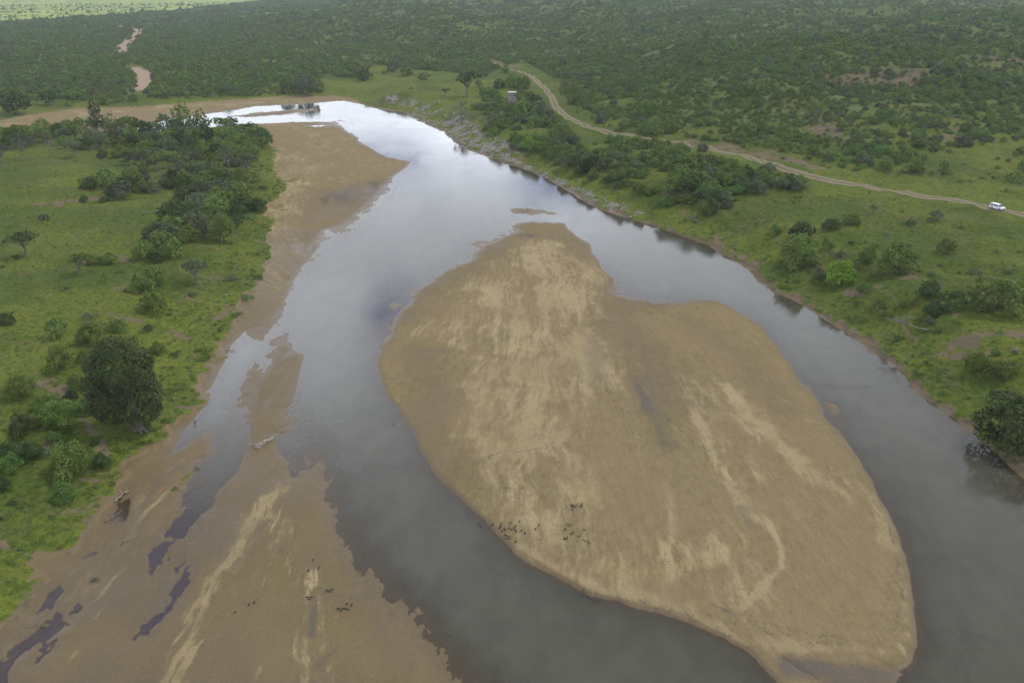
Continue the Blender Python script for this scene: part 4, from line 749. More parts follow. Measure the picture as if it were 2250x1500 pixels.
for (r0, r1, step, cell) in ((250, 800, 2.3, 2.7), (800, 1500, 3.6, 4.2), (1500, 3200, 5.2, 6)):
    px, py = scatter(r0, r1, -38, 38, step); px, py = thin(px, py, cell)
    pz = H(px, py); u, v, dep_ = project(px, py, pz)
    m = (v > -60) & (u > -250) & (u < 2500); px, py, pz, u, v = px[m], py[m], pz[m], u[m], v[m]
    den = np.zeros(px.shape)
    hill = inpoly(u, v, HILL); den[hill] = .95
    cl = fbm(px/28, py/28, 301, 4, .6); den *= np.clip(1.0 - .9*ss(cl, .3, .75), .12, 1)
    den = np.where(hill & (u > 1500) & (v > 230), den*.75, den)
    den = np.where(inpoly(u, v, FRINGE) & ~hill, .16, den)
    d2 = inpoly(u, v, D2); den[d2] = np.clip(.66 - 1.2*ss(fbm(px/13, py/13, 307, 3), .2, .7), .03, 1)[d2]
    den *= 1-.93*np.clip(grid_lookup(sunlit_plain.reshape(X.shape), px, py), 0, 1)
    for key, fac in (('cb', creekbed), ('bare', np.clip(bare-.35, 0, 1)*1.3)):
        den *= 1-np.clip(grid_lookup(fac.reshape(X.shape), px, py), 0, 1)*.9
    dt, _ = seg_dist(px, py, TS[::6], False); den[dt < 7.5] = 0
    tpx = np.minimum(np.searchsorted(-TS[::6, 1][::1], -py) if False else 0, 0); den[(dt < 13) & (py < 420) & inpoly(u, v, D2) & (u < 1790) & (u > 1340)] *= .25
    den[grid_lookup(F['g'].astype(float), px, py) < 6] = 0
    m = rs.random(px.shape) < den
    PT.append(np.stack([px[m], py[m], pz[m]], 1))
PT = np.concatenate(PT)
u, v, dep_ = project(PT[:, 0], PT[:, 1], PT[:, 2])
in2 = inpoly(u, v, D2)
hx = np.array([(a[0], a[1], a[2]) for a in HAND]); ok = np.ones(len(PT), bool)
nearm = np.hypot(PT[:, 0], PT[:, 1]) < 800
for a in hx: ok &= ~(nearm & (np.hypot(PT[:, 0]-a[0], PT[:, 1]-a[1]) < a[2]*.42))
HUT = land([1125], [224])[0]
ok &= np.hypot(PT[:, 0]-HUT[0], PT[:, 1]-HUT[1]) > 4
dxy = np.hypot(PT[:, 0]-HUT[0], (PT[:, 1]-HUT[1])); ok &= ~((np.abs(PT[:, 0]-HUT[0]*PT[:, 1]/HUT[1]) < 4.5) & (PT[:, 1] < HUT[1]) & (PT[:, 1] > HUT[1]-16))
PT, in2, u, v, dep_ = PT[ok], in2[ok], u[ok], v[ok], dep_[ok]
dist_ = np.hypot(PT[:, 0], PT[:, 1])
wid = rs.uniform(1.7, 4.0, len(PT))*(1+.35*ss(fbm(PT[:, 0]/60, PT[:, 1]/60, 303), .2, .6)) + np.where(in2, rs.uniform(.5, 2.9, len(PT)), 0); wid *= np.where(rs.random(len(PT)) < .09, 1.6, 1.0)
wid = np.where(dist_ > 1500, wid*1.5, wid*(1+.25*ss(dist_, 500, 900)))
show = wid/dep_*((u > 0) & (u < 2250) & (v > 0))
pick = np.argsort(-show)[:max(0, 300-NB_HAND)]
isp = np.zeros(len(PT), bool); isp[pick] = True
SH = ['bush1', 'bush2', 'bush3', 'low1', 'low2']; CO = ['mid', 'mid', 'lush', 'dark', 'grey']
rp = random.Random(3)
for i in pick:
    c = rp.choice(CO); sh = rp.choice(SH[:3] if in2[i] else SH)
    e = plant('bush', sh, c, PT[i]-np.array([0, 0, .1]), float(wid[i]), rp.uniform(.7, 1.0), lod=1 if dist_[i] < 420 else 2)
    if in2[i]:
        z_ = 'just below the hut' if u[i] < 1230 else 'between wide water and track' if u[i] < 1420 else 'above the reflecting pool' if u[i] < 1640 else 'nearest the open meadow'
        tag(e, f"{CNAME[c]} bush of the bankside thicket, {z_}", 'bush', f"{CNAME[c]} bushes in the right bank thicket {z_}")
    else:
        z_ = 'inside the curve of the track' if u[i] < 1420 else 'among bare reddish soil' if u[i] < 1900 else 'beyond the car'
        tag(e, f"{CNAME[c]} bush at the hill foot {z_}", 'bush', f"{CNAME[c]} bushes at the hill foot {z_}")
rest = ~isp
# prototype plants for the mass
src = bpy.data.collections.new('bush_kinds')
kinds = [('bush1', 'mid'), ('bush2', 'mid'), ('bush3', 'shade'), ('low1', 'mid'), ('bush2', 'grey'), ('round1', 'lush')]
def merge_proto(shape, colour, lod):
    a, b = proto(shape, colour, lod); return a
for lod in (2, 3):
    for k, (sh, co) in enumerate(kinds):
        o = bpy.data.objects.new(f"kind_{lod}_{k}", merge_proto(sh, co, lod)); src.objects.link(o)
def gn_scatter(name, P, scale, rotz, idx, coll, hs):
    me = bpy.data.meshes.new(name); me.vertices.add(len(P)); me.vertices.foreach_set('co', np.ascontiguousarray(P, np.float32).ravel())
    for nm, ty, val, f_ in (('sc', 'FLOAT', scale, 'value'), ('rz', 'FLOAT', rotz, 'value'), ('hs', 'FLOAT', hs, 'value'), ('ix', 'INT', idx, 'value')):
        a = me.attributes.new(nm, ty, 'POINT'); a.data.foreach_set(f_, np.ascontiguousarray(val, np.int32 if ty == 'INT' else np.float32))
    o = link(name, me); ng = bpy.data.node_groups.new(name, 'GeometryNodeTree')
    ng.interface.new_socket('Geometry', in_out='INPUT', socket_type='NodeSocketGeometry'); ng.interface.new_socket('Geometry', in_out='OUTPUT', socket_type='NodeSocketGeometry')
    N = ng.nodes; L = ng.links; gi = N.new('NodeGroupInput'); go = N.new('NodeGroupOutput')
    ci = N.new('GeometryNodeCollectionInfo'); ci.inputs[0].default_value = coll; ci.inputs['Separate Children'].default_value = True; ci.inputs['Reset Children'].default_value = True
    ip = N.new('GeometryNodeInstanceOnPoints'); ip.inputs['Pick Instance'].default_value = True
    def at(n_, ty):
        a = N.new('GeometryNodeInputNamedAttribute'); a.data_type = ty; a.inputs[0].default_value = n_; return a.outputs['Attribute']
    L.new(gi.outputs[0], ip.inputs['Points']); L.new(ci.outputs[0], ip.inputs['Instance']); L.new(at('ix', 'INT'), ip.inputs['Instance Index'])
    cr = N.new('ShaderNodeCombineXYZ'); L.new(at('rz', 'FLOAT'), cr.inputs[2]); L.new(cr.outputs[0], ip.inputs['Rotation'])
    cs_ = N.new('ShaderNodeCombineXYZ'); s_ = at('sc', 'FLOAT'); L.new(s_, cs_.inputs[0]); L.new(s_, cs_.inputs[1]); L.new(at('hs', 'FLOAT'), cs_.inputs[2]); L.new(cs_.outputs[0], ip.inputs['Scale'])
    L.new(ip.outputs[0], go.inputs[0])
    md = o.modifiers.new('scatter', 'NODES'); md.node_group = ng; return o
Pm = PT[rest]; dm = dist_[rest]; n = len(Pm); cn = fbm(Pm[:, 0]/45, Pm[:, 1]/45, 305)
ix = np.clip(((cn*1.4+rs.normal(0, .8, n))*1.6+2.6), 0, 5.99).astype(int); order_ = np.array([2, 1, 0, 3, 4, 5])[ix]
ix = order_ + np.where(dm > 620, 6, 0)
Pm = Pm.copy(); Pm[:, 2] -= .15
wm2 = wid[rest]; print('bushland points', n, 'individual', len(pick), 'hand', len(HAND))
tag(gn_scatter('bushland', Pm, wm2, rs.uniform(0, 6.28, n), ix, src, wm2*rs.uniform(.65, 1.05, n)), 'dense green thornbush covering the low hills beyond the river and track', 'bushland', kind='stuff')

# herbs and rank grass on the banks and meadow
src2 = bpy.data.collections.new('herb_kinds')
for k, (sh, co) in enumerate([('tuft1', 'weed'), ('tuft2', 'lush'), ('tuft3', 'weed'), ('tuft4', 'mid')]):
    src2.objects.link(bpy.data.objects.new(f"herb_{k}", proto(sh, co, 0)[0]))
px, py = scatter(72, 420, -40, 40, 1.25); gv = grid_lookup(F['g'].astype(float), px, py)
cl = fbm(px/7, py/7, 311, 4, .6); bv = grid_lookup(np.clip(bare, 0, 1).reshape(X.shape).astype(float), px, py); rbv = grid_lookup(F['rb'].astype(float), px, py)
edge = np.exp(-np.maximum(gv, 0)/14.)
den = (gv > 1.2)*(.26 + .75*ss(cl, .0, .5)*(.35+.65*edge))*(1-.8*bv)*(1-.7*ss(np.hypot(px, py), 200, 420))
dt, _ = seg_dist(px, py, TS[::6], False); den[dt < 2.4] = 0
m = rs.random(px.shape) < den; px, py = px[m], py[m]; cl = cl[m]; edge = edge[m]; n = len(px)
sc = rs.uniform(.45, 1.1, n)*(.75+.6*edge)*(1+.5*ss(cl, .3, .7))
ixh = np.where(rs.random(n) < .35+.3*edge, 1, np.where(rs.random(n) < .5, 0, 2)); ixh = np.where(rs.random(n) < .07, 3, ixh)
tag(gn_scatter('undergrowth', np.stack([px, py, H(px, py)-.03], 1), sc, rs.uniform(0, 6.28, n), ixh, src2, sc*rs.uniform(.7, 1.2, n)), 'rank grass and low herbs growing over both river banks', 'undergrowth', kind='stuff')
print('herbs', n)

# ------------------------------------------------------------------ rocks of the bank
import bmesh
def boulder(seed):
    bm = bmesh.new(); bmesh.ops.create_icosphere(bm, subdivisions=2, radius=.5); r_ = np.random.default_rng(seed)
    pl_ = [(Vector(r_.normal(0, 1, 3)).normalized(), r_.uniform(.26, .42)) for _ in range(9)]
    for vtx in bm.verts:
        for nrm, dd_ in pl_:
            k = vtx.co.dot(nrm)
            if k > dd_: vtx.co -= nrm*(k-dd_)
        vtx.co.z *= .7
    me = bpy.data.meshes.new('boulder'); bm.to_mesh(me); bm.free(); me.materials.append(ROCKM); return me
BO = [boulder(k) for k in range(4)]
src3 = bpy.data.collections.new('rubble_kinds')
for k, b in enumerate(BO): src3.objects.link(bpy.data.objects.new(f"rubble_{k}", b))
def scat_line(pts, spread, n):
    P = land([p[0] for p in pts], [p[1] for p in pts])[:, :2]; L = np.concatenate([[0], np.cumsum(np.hypot(*np.diff(P, axis=0).T))]); t_ = rs.uniform(0, L[-1], n)
    return np.stack([np.interp(t_, L, P[:, 0]), np.interp(t_, L, P[:, 1])], 1)+rs.normal(0, spread, (n, 2))
Q = np.concatenate([scat_line([(985, 262), (1010, 285), (1060, 315), (1110, 335)], 5, 420), scat_line([(840, 215), (900, 225), (970, 245)], 6, 260), scat_line([(905, 252), (1000, 308), (1120, 352), (1260, 415), (1400, 475)], 1.6, 520), scat_line([(1075, 262), (1090, 250)], 4, 90)])
Q = Q[grid_lookup(F['g'].astype(float), Q[:, 0], Q[:, 1]) > .3]; n = len(Q); sc = rs.uniform(.3, 1.3, n)*rs.uniform(.5, 1.2, n)
tag(gn_scatter('rock_rubble', np.stack([Q[:, 0], Q[:, 1], H(Q[:, 0], Q[:, 1])], 1), sc, rs.uniform(0, 6.28, n), rs.integers(0, 4, n), src3, sc), 'grey rock rubble strewn along the foot of the right bank', 'rocks', kind='stuff')
for k, (u_, v_, wpx, lab) in enumerate([(1045, 341, 9, 'pale brown boulder standing in the shallow water off the rocky bank'), (962, 225, 12, 'grey rock on the grass above the narrow neck of the river'), (1088, 262, 16, 'tall grey outcrop on the slope below the hut'), (1010, 300, 14, 'broad grey boulder at the foot of the rocky bank'), (1038, 312, 11, 'squat grey boulder among driftwood on the rocky bank')]):
    p = land([u_], [v_])[0]; d = project(*p)[2]; o = link('boulder', BO[k % 4]); w_ = wpx*d/FPX; o.scale = (w_, w_, w_*1.1); o.location = p; o.rotation_euler = (0, 0, k*1.3); tag(o, lab, 'boulder', 'boulders on the right bank')

# ------------------------------------------------------------------ dead wood
def dead_tree(name, label, u_, v_, length_px, yaw, seed, mat=DEAD, upright=0.0, thick=.045, branches=9, cat='dead tree', lift=.1, group=None):
    p = land([u_], [v_])[0]; d = project(*p)[2]; L = length_px*d/FPX; r_ = np.random.default_rng(seed); lines = []
    dirv = np.array([math.cos(yaw)*(1-upright), math.sin(yaw)*(1-upright), upright+.02]); dirv /= np.linalg.norm(dirv)
    a = np.zeros(3); a[2] = thick*L*.8; b = a+dirv*L*.8
    tr, rad = limb(a, b, thick*L, thick*L*.35, r_, 7, .025); lines.append((tr, rad))
    for k in range(branches):
        f_ = r_.uniform(.35, 1); i_ = f_*6; i0 = min(int(i_), 5); st = tr[i0]+(tr[i0+1]-tr[i0])*(i_-i0)
        side = r_.normal(0, 1, 3); side[2] = abs(side[2])*.5+.1; dv = dirv*.8+side*.6; dv /= np.linalg.norm(dv); ln = L*r_.uniform(.2, .42)
        br, rd = limb(st, st+dv*ln, thick*L*.42, thick*L*.1, r_, 5, .06); lines.append((br, rd))
        for q_ in range(3):
            j_ = r_.integers(2, 5); sd_ = dv+r_.normal(0, .6, 3); sd_ /= np.linalg.norm(sd_); sd_[2] = abs(sd_[2])*.6
            lines.append(limb(br[j_], br[j_]+sd_*ln*.5, thick*L*.18, thick*L*.05, r_, 4, .06))
    for k in range(5):
        dv = -dirv+r_.normal(0, .8, 3); dv[2] = abs(dv[2])*.5; dv /= np.linalg.norm(dv); lines.append(limb(a, a+dv*L*.13, thick*L*.6, thick*L*.12, r_, 4, .08))
    Vv, Fv = tubes(lines); Vv[:, 2] = np.maximum(Vv[:, 2], -.15*L*thick)
    o = link(name, mesh_from(name, Vv, Fv, mat, True)); o.location = (p[0], p[1], max(p[2], 0)+lift*thick*L); return tag(o, label, cat, group)
dead_tree('driftwood', 'bleached forked driftwood trunk stranded on the wet sand spit', 597, 966, 58, R(235), 2, PALE, .03, .05, 4, 'driftwood')
dead_tree('driftwood', 'short grey driftwood limb lying beside the forked trunk', 566, 985, 34, R(60), 8, PALE, .05, .05, 4, 'driftwood')
dead_tree('driftwood', 'grey driftwood root tangled at the grass edge above a blue puddle', 255, 1100, 44, R(75), 4, PALE, .06, .04, 5, 'driftwood')
dead_tree('driftwood', 'thin dead log lying along the eroded edge of the grassy bank', 232, 1145, 46, R(58), 5, DEAD, .02, .03, 3, 'driftwood')
dead_tree('dead_tree', 'grey leafless fallen tree at the corner of the thicket', 1540, 492, 40, R(200), 6, DEAD, .35, .03, 9)
dead_tree('dead_tree', 'pale bare dead stem standing behind the fallen tree', 1580, 468, 24, R(90), 9, DEAD, .9, .03, 4)
dead_tree('fallen_tree', 'grey fallen dead tree with fanned branches on the right bank', 2040, 727, 80, R(160), 7, DEAD, .12, .03, 12)
dead_tree('dead_bush', 'dry brown upright snag between the dark bushes', 2068, 638, 34, R(90), 10, DEAD, .85, .035, 8)
dead_tree('brushwood', 'large heap of grey flood brushwood at the foot of the rocky bank', 1012, 295, 34, R(30), 12, DEAD, .3, .03, 16, 'brushwood')
dead_tree('brushwood', 'grey brushwood piled behind the half-bare tree', 1030, 262, 32, R(150), 13, DEAD, .35, .03, 14, 'brushwood')
dead_tree('brushwood', 'grey twiggy brush on top of the rocky slope', 1065, 240, 28, R(20), 14, DEAD, .3, .03, 12, 'brushwood')
dead_tree('dead_branch', 'bare white branch lying beside the grey thin-leaved tree', 398, 597, 20, R(120), 15, PALE, .3, .03, 4, 'branch')
dead_tree('sunken_branch', 'dark waterlogged branch lying in the river near the island', 1052, 1153, 26, R(-62), 16, DARKW, .0, .03, 3, 'branch', .9)
dead_tree('sunken_branch', 'dark branch lying in the water off the island point', 1292, 1312, 34, R(-35), 17, DARKW, .0, .025, 4, 'branch', .9)
dead_tree('snag', 'small dark snag caught on the cut edge of the island', 1278, 1306, 18, R(60), 18, DARKW, .5, .05, 6, 'branch')
dead_tree('snag', 'single dark stick poking out of the mid-channel water', 862, 938, 10, R(20), 19, DARKW, .2, .06, 2, 'branch', .6)
dead_tree('exposed_root', 'dark roots hanging from the bank where the side channel begins', 497, 770, 22, R(-10), 20, DARKW, .05, .03, 5, 'roots')
dead_tree('exposed_root', 'twisted roots on the bank below the giant tree', 428, 925, 20, R(-70), 21, DARKW, .05, .04, 6, 'roots')
dead_tree('drift_line', 'long thin drift log partly buried at the edge of the creek', 62, 1376, 46, R(12), 22, DEAD, .0, .02, 2, 'driftwood')
dead_tree('dry_branch', 'dry branch with twigs lying on the island sand', 1283, 1186, 26, R(-50), 23, DARKW, .08, .03, 8, 'branch')
dead_tree('dead_branch', 'grey dead branch on the grass below the paired bushes', 300, 728, 26, R(5), 24, PALE, .05, .025, 4, 'branch')
dead_tree('dead_branch', 'thin fallen branch on the slope left of the paired bushes', 262, 641, 26, R(-10), 25, DEAD, .05, .03, 4, 'branch')

# ------------------------------------------------------------------ birds
BODY = plain_mat('dark_feathers', (.022, .019, .017), var=.3, scale=20); WHITEF = plain_mat('pale_feathers', (.45, .43, .40), var=.1, scale=20)
BROWNF = plain_mat('brown_feathers', (.05, .038, .028), var=.3, scale=20)
def sph(bm, c, r, rotm=None, seg=10):
    m_ = Matrix.Translation(c) @ (rotm or Matrix.Identity(4)) @ Matrix.Diagonal((*r, 1)); bmesh.ops.create_uvsphere(bm, u_segments=seg, v_segments=8, radius=1, matrix=m_)
def bird_mesh(wings, m0):
    bm = bmesh.new()
    sph(bm, (0, 0, .33), (.26, .12, .13), Matrix.Rotation(R(-32), 4, 'Y'))
    sph(bm, (.22, 0, .50), (.06, .055, .12), Matrix.Rotation(R(20), 4, 'Y')); sph(bm, (.27, 0, .61), (.065, .045, .05))
    sph(bm, (.35, 0, .595), (.06, .016, .02)); sph(bm, (-.28, 0, .17), (.16, .07, .03), Matrix.Rotation(R(-30), 4, 'Y'))
    for s_ in (-1, 1):
        sph(bm, (.0, s_*.06, .12), (.028, .028, .13)); sph(bm, (.03, s_*.06, .012), (.06, .03, .012))
        if not wings: sph(bm, (-.06, s_*.11, .34), (.25, .035, .11), Matrix.Rotation(R(-34), 4, 'Y'))
        else:
            P = [(.14, .08, .42), (.20, .34, .52), (.14, .62, .50+.10*(s_ > 0)), (.02, .92, .46), (-.14, .86, .46), (-.16, .6, .47), (-.18, .34, .46), (-.14, .08, .38)]
            top = [bm.verts.new((a, s_*b, c+.014)) for a, b, c in P]; bot = [bm.verts.new((a, s_*b, c-.014)) for a, b, c in P]
            for i in ((0, 1, 6, 7), (1, 2, 5, 6), (2, 3, 4, 5)): bm.faces.new([top[k] for k in i]); bm.faces.new([bot[k] for k in i[::-1]])
            for i in range(8): j = (i+1) % 8; bm.faces.new([top[i], bot[i], bot[j], top[j]])
    bmesh.ops.recalc_face_normals(bm, faces=bm.faces); me = bpy.data.meshes.new('bird'); bm.to_mesh(me); bm.free(); me.materials.append(m0)
    for p_ in me.polygons: p_.use_smooth = True
    return me
def ruff_mesh():
    bm = bmesh.new(); sph(bm, (.19, 0, .47), (.075, .085, .05)); sph(bm, (-.02, 0, .43), (.13, .06, .05), Matrix.Rotation(R(-32), 4, 'Y')); me = bpy.data.meshes.new('ruff'); bm.to_mesh(me); bm.free(); me.materials.append(WHITEF); return me
B0, B1, B2, RUFF = bird_mesh(False, BODY), bird_mesh(True, BODY), bird_mesh(False, BROWNF), ruff_mesh()
def bird(u_, v_, typ, yaw, size, label, group):
    p = land([u_], [v_])[0]; e = bpy.data.objects.new('bird', None); col.objects.link(e); e.location = p; e.rotation_euler = (0, 0, R(yaw)); size *= .62 if typ == 1 else .6; e.scale = (size,)*3
    link('body', {0: B0, 1: B1, 2: B2}[typ], e)
    if typ < 2: link('ruff', RUFF, e)
    return tag(e, label, 'bird', group)
G1, G2, G3, G4 = 'birds crowding the island edge', 'birds scattered over the island', 'birds on the lower sandbar', 'pair of birds apart on the sandbar'
for i, (u_, v_, ty, ya) in enumerate([(1102, 1150, 0, 60), (1100, 1156, 0, 200), (1099, 1161, 2, 20), (1108, 1161, 0, 90), (1103, 1167, 2, 100), (1111, 1165, 2, 300), (1119, 1160, 0, 80), (1125, 1163, 0, 70), (1122, 1150, 0, 10), (1133, 1156, 0, 60), (1131, 1159, 0, 250), (1132, 1164, 0, 30), (1133, 1168, 2, 150), (1146, 1167, 2, 10), (1153, 1172, 2, 180), (1142, 1146, 0, 40), (1110, 1177, 2, 170), (1082, 1154, 2, 0)]):
    bird(u_, v_, ty, ya, 1.0, 'small dark bird standing in the dense flock at the island edge' if ty == 0 else 'small brown bird at the fringe of the flock by the island edge', G1)
bird(1118, 1181, 1, 250, 1.0, 'dark bird with wings spread below the flock at the island edge', G1); bird(1134, 1190, 0, 60, 1.1, 'dark bird standing lowest of the island edge flock', G1)
for (u_, v_, ty, ya, lab) in [(1184, 1154, 0, 70, 'dark bird walking between the two flocks, farther one'), (1177, 1163, 2, 40, 'brownish bird walking between the two flocks, nearer one'), (1262, 1113, 1, 80, 'large dark bird with half-open wings, farthest on the island'), (1256, 1112, 0, 200, 'dark bird touching the one with half-open wings'), (1278, 1112, 1, 170, 'white-backed dark bird beside the farthest pair'), (1258, 1120, 2, 90, 'pale and brown bird just below the farthest pair'),
                              (1250, 1154, 1, 255, 'dark bird with wings spread wide on the open island sand'), (1242, 1164, 2, 0, 'small brown bird below the wing-spread bird'), (1259, 1170, 0, 120, 'dark bird in a loose pair, upper one'), (1256, 1174, 0, 10, 'dark bird in a loose pair, lower one'), (1283, 1165, 0, 200, 'dark bird standing alone above the dry branch'), (1272, 1178, 0, 80, 'slim upright dark bird near the dry branch'), (1240, 1184, 2, 110, 'brown bird facing another at the near end of the flock'), (1246, 1183, 2, 70, 'smaller brown bird facing its neighbour at the near end')]:
    bird(u_, v_, ty, ya, 1.0, lab, G2)
for (u_, v_, ty, ya, lab) in [(680, 1315, 1, 90, 'white-backed dark bird with wings raised on the lower sandbar'), (724, 1299, 1, 110, 'all-dark bird with spread wings on the lower sandbar'), (749, 1340, 1, 90, 'black and white bird nearest the camera on the lower sandbar'), (763, 1326, 0, 70, 'dark bird at the top of the small group of four'), (760, 1336, 0, 80, 'dark bird at the left of the small group of four'), (765, 1338, 0, 120, 'dark bird at the bottom of the small group of four'), (773, 1330, 2, 60, 'brown bird at the right of the small group of four'),
                              (688, 1231, 0, 0, 'dark bird farthest up the lower sandbar'), (678, 1254, 2, 60, 'brown bird left of a partner on the upper lower sandbar'), (700, 1249, 2, 60, 'brown bird right of a partner on the upper lower sandbar')]:
    bird(u_, v_, ty, ya, 1.0, lab, G3)
for (u_, v_, ty, ya, lab) in [(547, 1328, 0, 80, 'dark bird of the lone pair on the pale sand'), (559, 1324, 2, 60, 'greenish brown bird of the lone pair on the pale sand'), (517, 1346, 2, 0, 'half-hidden brown bird left of the lone pair')]:
    bird(u_, v_, ty, ya, .9, lab, G4)

# ------------------------------------------------------------------ hut
CONC = plain_mat('weathered_concrete', (.24, .205, .175), var=.28, scale=1.0); ROOF = plain_mat('pale_sheet_roof', (.42, .47, .48), .45, var=.08, scale=2); BLACK = plain_mat('dark_opening', (.012, .012, .012), var=.05)
def boxmesh(bm, x0, x1, y0, y1, z0, z1, tx=0, ty=0):
    vs = [bm.verts.new(p) for p in ((x0, y0, z0), (x1, y0, z0), (x1, y1, z0), (x0, y1, z0), (x0+tx, y0+ty, z1), (x1-tx, y0+ty, z1), (x1-tx, y1-ty, z1), (x0+tx, y1-ty, z1))]
    for f_ in ((3, 2, 1, 0), (4, 5, 6, 7), (0, 1, 5, 4), (1, 2, 6, 5), (2, 3, 7, 6), (3, 0, 4, 7)): bm.faces.new([vs[k] for k in f_])
def fin_mesh(bm, name, mat, bev=0):
    if bev: bmesh.ops.bevel(bm, geom=list(bm.edges), offset=bev, segments=1, affect='EDGES')
    me = bpy.data.meshes.new(name); bm.to_mesh(me); bm.free(); me.materials.append(mat); return me
hd_ = project(*HUT)[2]; k = 17.5*hd_/FPX
hut = bpy.data.objects.new('hut', None); col.objects.link(hut); hut.location = HUT-np.array([0, 0, .3]); hut.rotation_euler = (0, 0, R(4)); tag(hut, 'small square concrete tower hut with pale roof among bushes above the river', 'hut')
W_, HH = k, k*1.22
bm = bmesh.new(); boxmesh(bm, -W_/2, W_/2, -W_*.42, W_*.42, 0, HH, W_*.05, W_*.05)
for zz_ in (.33, .66): boxmesh(bm, -W_*.5+W_*.05*zz_-.03, W_*.5-W_*.05*zz_+.03, -W_*.42+W_*.05*zz_-.03, W_*.42-W_*.05*zz_+.03, HH*zz_-.06, HH*zz_+.06)
link('wall', fin_mesh(bm, 'wall', CONC), hut)
bm = bmesh.new(); boxmesh(bm, -W_*.53, W_*.53, -W_*.47, W_*.47, HH, HH+.16); boxmesh(bm, -W_*.5, W_*.5, -W_*.44, W_*.44, HH+.16, HH+.3, .1, .1)
link('roof', fin_mesh(bm, 'roof', ROOF), hut)
bm = bmesh.new(); boxmesh(bm, W_*.20, W_*.33, -W_*.42+.02, -W_*.30, HH*.66+.07, HH*.94)
win = link('window', fin_mesh(bm, 'window', BLACK), hut)
bm = bmesh.new(); boxmesh(bm, -W_*.40, -W_*.32, -W_*.42+.02, -W_*.3, HH*.86, HH*.97); link('window', fin_mesh(bm, 'window', BLACK), hut)
bm = bmesh.new(); boxmesh(bm, -.02*W_, W_*.1, -W_*.42+.02, -W_*.3, HH*.88, HH*.96); link('window', fin_mesh(bm, 'window', BLACK), hut)

# ------------------------------------------------------------------ car
PAINT = plain_mat('white_paint', (.80, .82, .84), .3, var=.02, scale=.5, spec=.5); GLASS = plain_mat('car_glass', (.04, .05, .065), .08, var=.05, spec=.8); TYRE = plain_mat('tyre', (.02, .02, .02), var=.1); TRIM = plain_mat('grey_trim', (.10, .105, .11), .5, var=.1); HUBM = plain_mat('rim', (.5, .5, .5), .4, .6, .05); LAMPM = plain_mat('headlight_glass', (.75, .76, .72), .15, var=.05); REDM = plain_mat('tail_light', (.35, .03, .03), .3, var=.05)
p = land([2186], [459])[0]; iT = int(np.argmin(np.hypot(TS[:, 0]-p[0], TS[:, 1]-p[1]))); fwd = -td[iT]
if fwd[0] < 0: fwd = -fwd
p = np.array([TS[iT, 0], TS[iT, 1], 0]); ax_ = p[:2]; L2 = 4.9/2
za, zb = H(*(ax_+fwd*1.4)), H(*(ax_-fwd*1.4))
car = bpy.data.objects.new('car', None); col.objects.link(car); car.location = (p[0], p[1], float((za+zb)/2)+.06); car.rotation_euler = (0, -math.atan2(float(za-zb), 2.8), math.atan2(fwd[1], fwd[0])-R(6)); car.scale = (.88,)*3
tag(car, 'white boxy station wagon driving along the dirt track', 'car')
def extrude_profile(prof, w_, name, mat, bev=.05, taper=None):
    bm = bmesh.new(); A_ = [bm.verts.new((x_, -w_, z_)) for x_, z_ in prof]; B_ = [bm.verts.new((x_, w_, z_)) for x_, z_ in prof]; n_ = len(prof)
    bm.faces.new(A_); bm.faces.new(B_[::-1])
    for i in range(n_): j = (i+1) % n_; bm.faces.new([A_[j], A_[i], B_[i], B_[j]])
    if taper:
        for v_ in bm.verts:
            if v_.co.z > taper[0]: v_.co.y *= taper[1]
    bmesh.ops.recalc_face_normals(bm, faces=bm.faces); return fin_mesh(bm, name, mat, bev)
# lower body with wheel arches, cabin above
def arch(cx, r_=.43, n_=6): return [(cx+r_*math.cos(a), .36+r_*math.sin(a)) for a in np.linspace(0, math.pi, n_)]
prof = [(-2.42, .55), (-2.42, 1.12), (2.28, 1.06), (2.42, .95), (2.44, .5)]+arch(1.5)+arch(-1.45)
link('body', extrude_profile([(a, b) for a, b in prof][::-1], .92, 'body', PAINT, .03), car)
link('roof', extrude_profile([(-2.38, 1.118), (1.28, 1.085), (.55, 1.82), (.2, 1.90), (-2.2, 1.90), (-2.34, 1.8)], .84, 'roof', PAINT, .05, (1.5, .9)), car)
for s_ in (-1, 1):
    for (x0, x1, x2, x3) in ((-2.2, -1.25, -1.25, -2.16), (-1.15, -.3, -.3, -1.15), (-.2, .98, .42, -.2)):
        bm = bmesh.new(); ys0, ys1 = s_*.848, s_*.80
        q4 = [(x0, ys0, 1.2), (x1, ys0, 1.2), (x2, ys1-.02*s_+.0*s_, 1.72), (x3, ys1-.02*s_, 1.72)]
        a_ = [bm.verts.new(v_) for v_ in q4]; b_ = [bm.verts.new((v_[0], v_[1]-s_*.05, v_[2])) for v_ in q4]
        bm.faces.new(a_); bm.faces.new(b_[::-1]); [bm.faces.new([a_[(i+1) % 4], a_[i], b_[i], b_[(i+1) % 4]]) for i in range(4)]
        bmesh.ops.recalc_face_normals(bm, faces=bm.faces); link('side_window', fin_mesh(bm, 'side_window', GLASS), car)
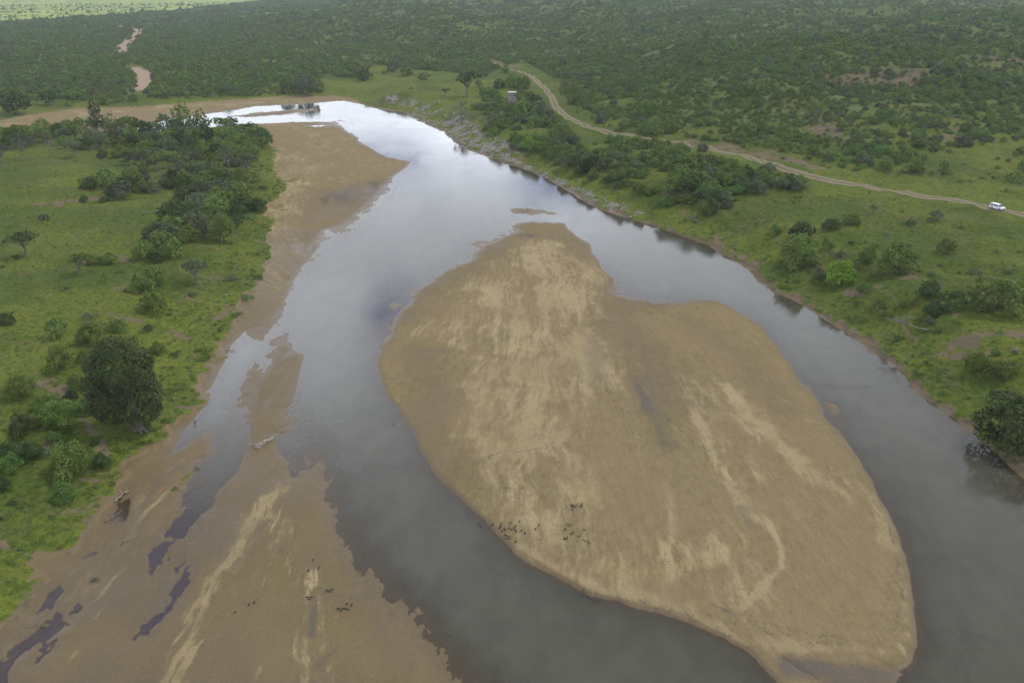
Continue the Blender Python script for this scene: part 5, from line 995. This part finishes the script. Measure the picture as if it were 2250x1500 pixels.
for nm, q4 in (('windscreen', [(1.24, -.74, 1.15), (1.24, .74, 1.15), (.64, .70, 1.75), (.64, -.70, 1.75)]), ('rear_window', [(-2.40, .7, 1.25), (-2.40, -.7, 1.25), (-2.365, -.66, 1.75), (-2.365, .66, 1.75)])):
    bm = bmesh.new(); a_ = [bm.verts.new(v_) for v_ in q4]; dx_ = -.05 if nm == 'windscreen' else .05; b_ = [bm.verts.new((v_[0]+dx_, v_[1], v_[2]-.02)) for v_ in q4]
    bm.faces.new(a_); bm.faces.new(b_[::-1]); [bm.faces.new([a_[(i+1) % 4], a_[i], b_[i], b_[(i+1) % 4]]) for i in range(4)]
    bmesh.ops.recalc_face_normals(bm, faces=bm.faces)
    for v_ in bm.verts: v_.co.x += (.03 if nm == 'windscreen' else 0)
    link(nm, fin_mesh(bm, nm, GLASS), car)
def disc(r_, w_, name, mat, seg=20):
    bm = bmesh.new(); bmesh.ops.create_cone(bm, cap_ends=True, segments=seg, radius1=r_, radius2=r_, depth=w_, matrix=Matrix.Rotation(R(90), 4, 'X')); return fin_mesh(bm, name, mat, .02)
TY, RI = disc(.36, .24, 'tyre', TYRE), disc(.2, .26, 'rim', HUBM)
for cx in (1.5, -1.45):
    for s_ in (-1, 1):
        wh = bpy.data.objects.new('wheel', None); col.objects.link(wh); wh.parent = car; wh.location = (cx, s_*.81, .36); link('tyre', TY, wh); link('rim', RI, wh)
for nm, b_ in (('front_bumper', (2.40, 2.56, -.88, .88, .42, .62)), ('rear_bumper', (-2.54, -2.40, -.86, .86, .45, .62)), ('grille', (2.40, 2.455, -.5, .5, .68, .92))):
    bm = bmesh.new(); boxmesh(bm, *b_); link(nm, fin_mesh(bm, nm, TRIM, .01), car)
for s_ in (-1, 1):
    bm = bmesh.new(); boxmesh(bm, 2.40, 2.46, s_*.72-.14, s_*.72+.14, .70, .92); link('headlight', fin_mesh(bm, 'headlight', LAMPM, .01), car)
    bm = bmesh.new(); boxmesh(bm, -2.45, -2.41, s_*.80-.08, s_*.80+.08, .75, 1.05); link('tail_light', fin_mesh(bm, 'tail_light', REDM, .01), car)
sp_ = bpy.data.objects.new('spare_wheel', disc(.36, .22, 'spare_wheel', TYRE)); col.objects.link(sp_); sp_.parent = car; sp_.location = (-2.56, .1, 1.05); sp_.rotation_euler = (0, 0, R(90))

# ------------------------------------------------------------------ haze
hm, t = new_mat('haze'); vol = t.add('ShaderNodeVolumePrincipled', inp={'Color': (.78, .86, .95, 1), 'Density': .0001, 'Anisotropy': .2}); o_ = t.add('ShaderNodeOutputMaterial'); t.l.new(vol.outputs[0], o_.inputs['Volume'])
top = float(max(CAMH, np.max(h)))+25
bm = bmesh.new(); boxmesh(bm, -48000, 48000, -48000, 48000, float(h.min())-1.0, top); hz = link('haze', fin_mesh(bm, 'haze', hm)); tag(hz, kind='stuff')
C.cycles.max_bounces = 6; C.cycles.transparent_max_bounces = 8; C.cycles.volume_bounces = 0; C.cycles.use_denoising = True

print('done', time.time()-_t0)
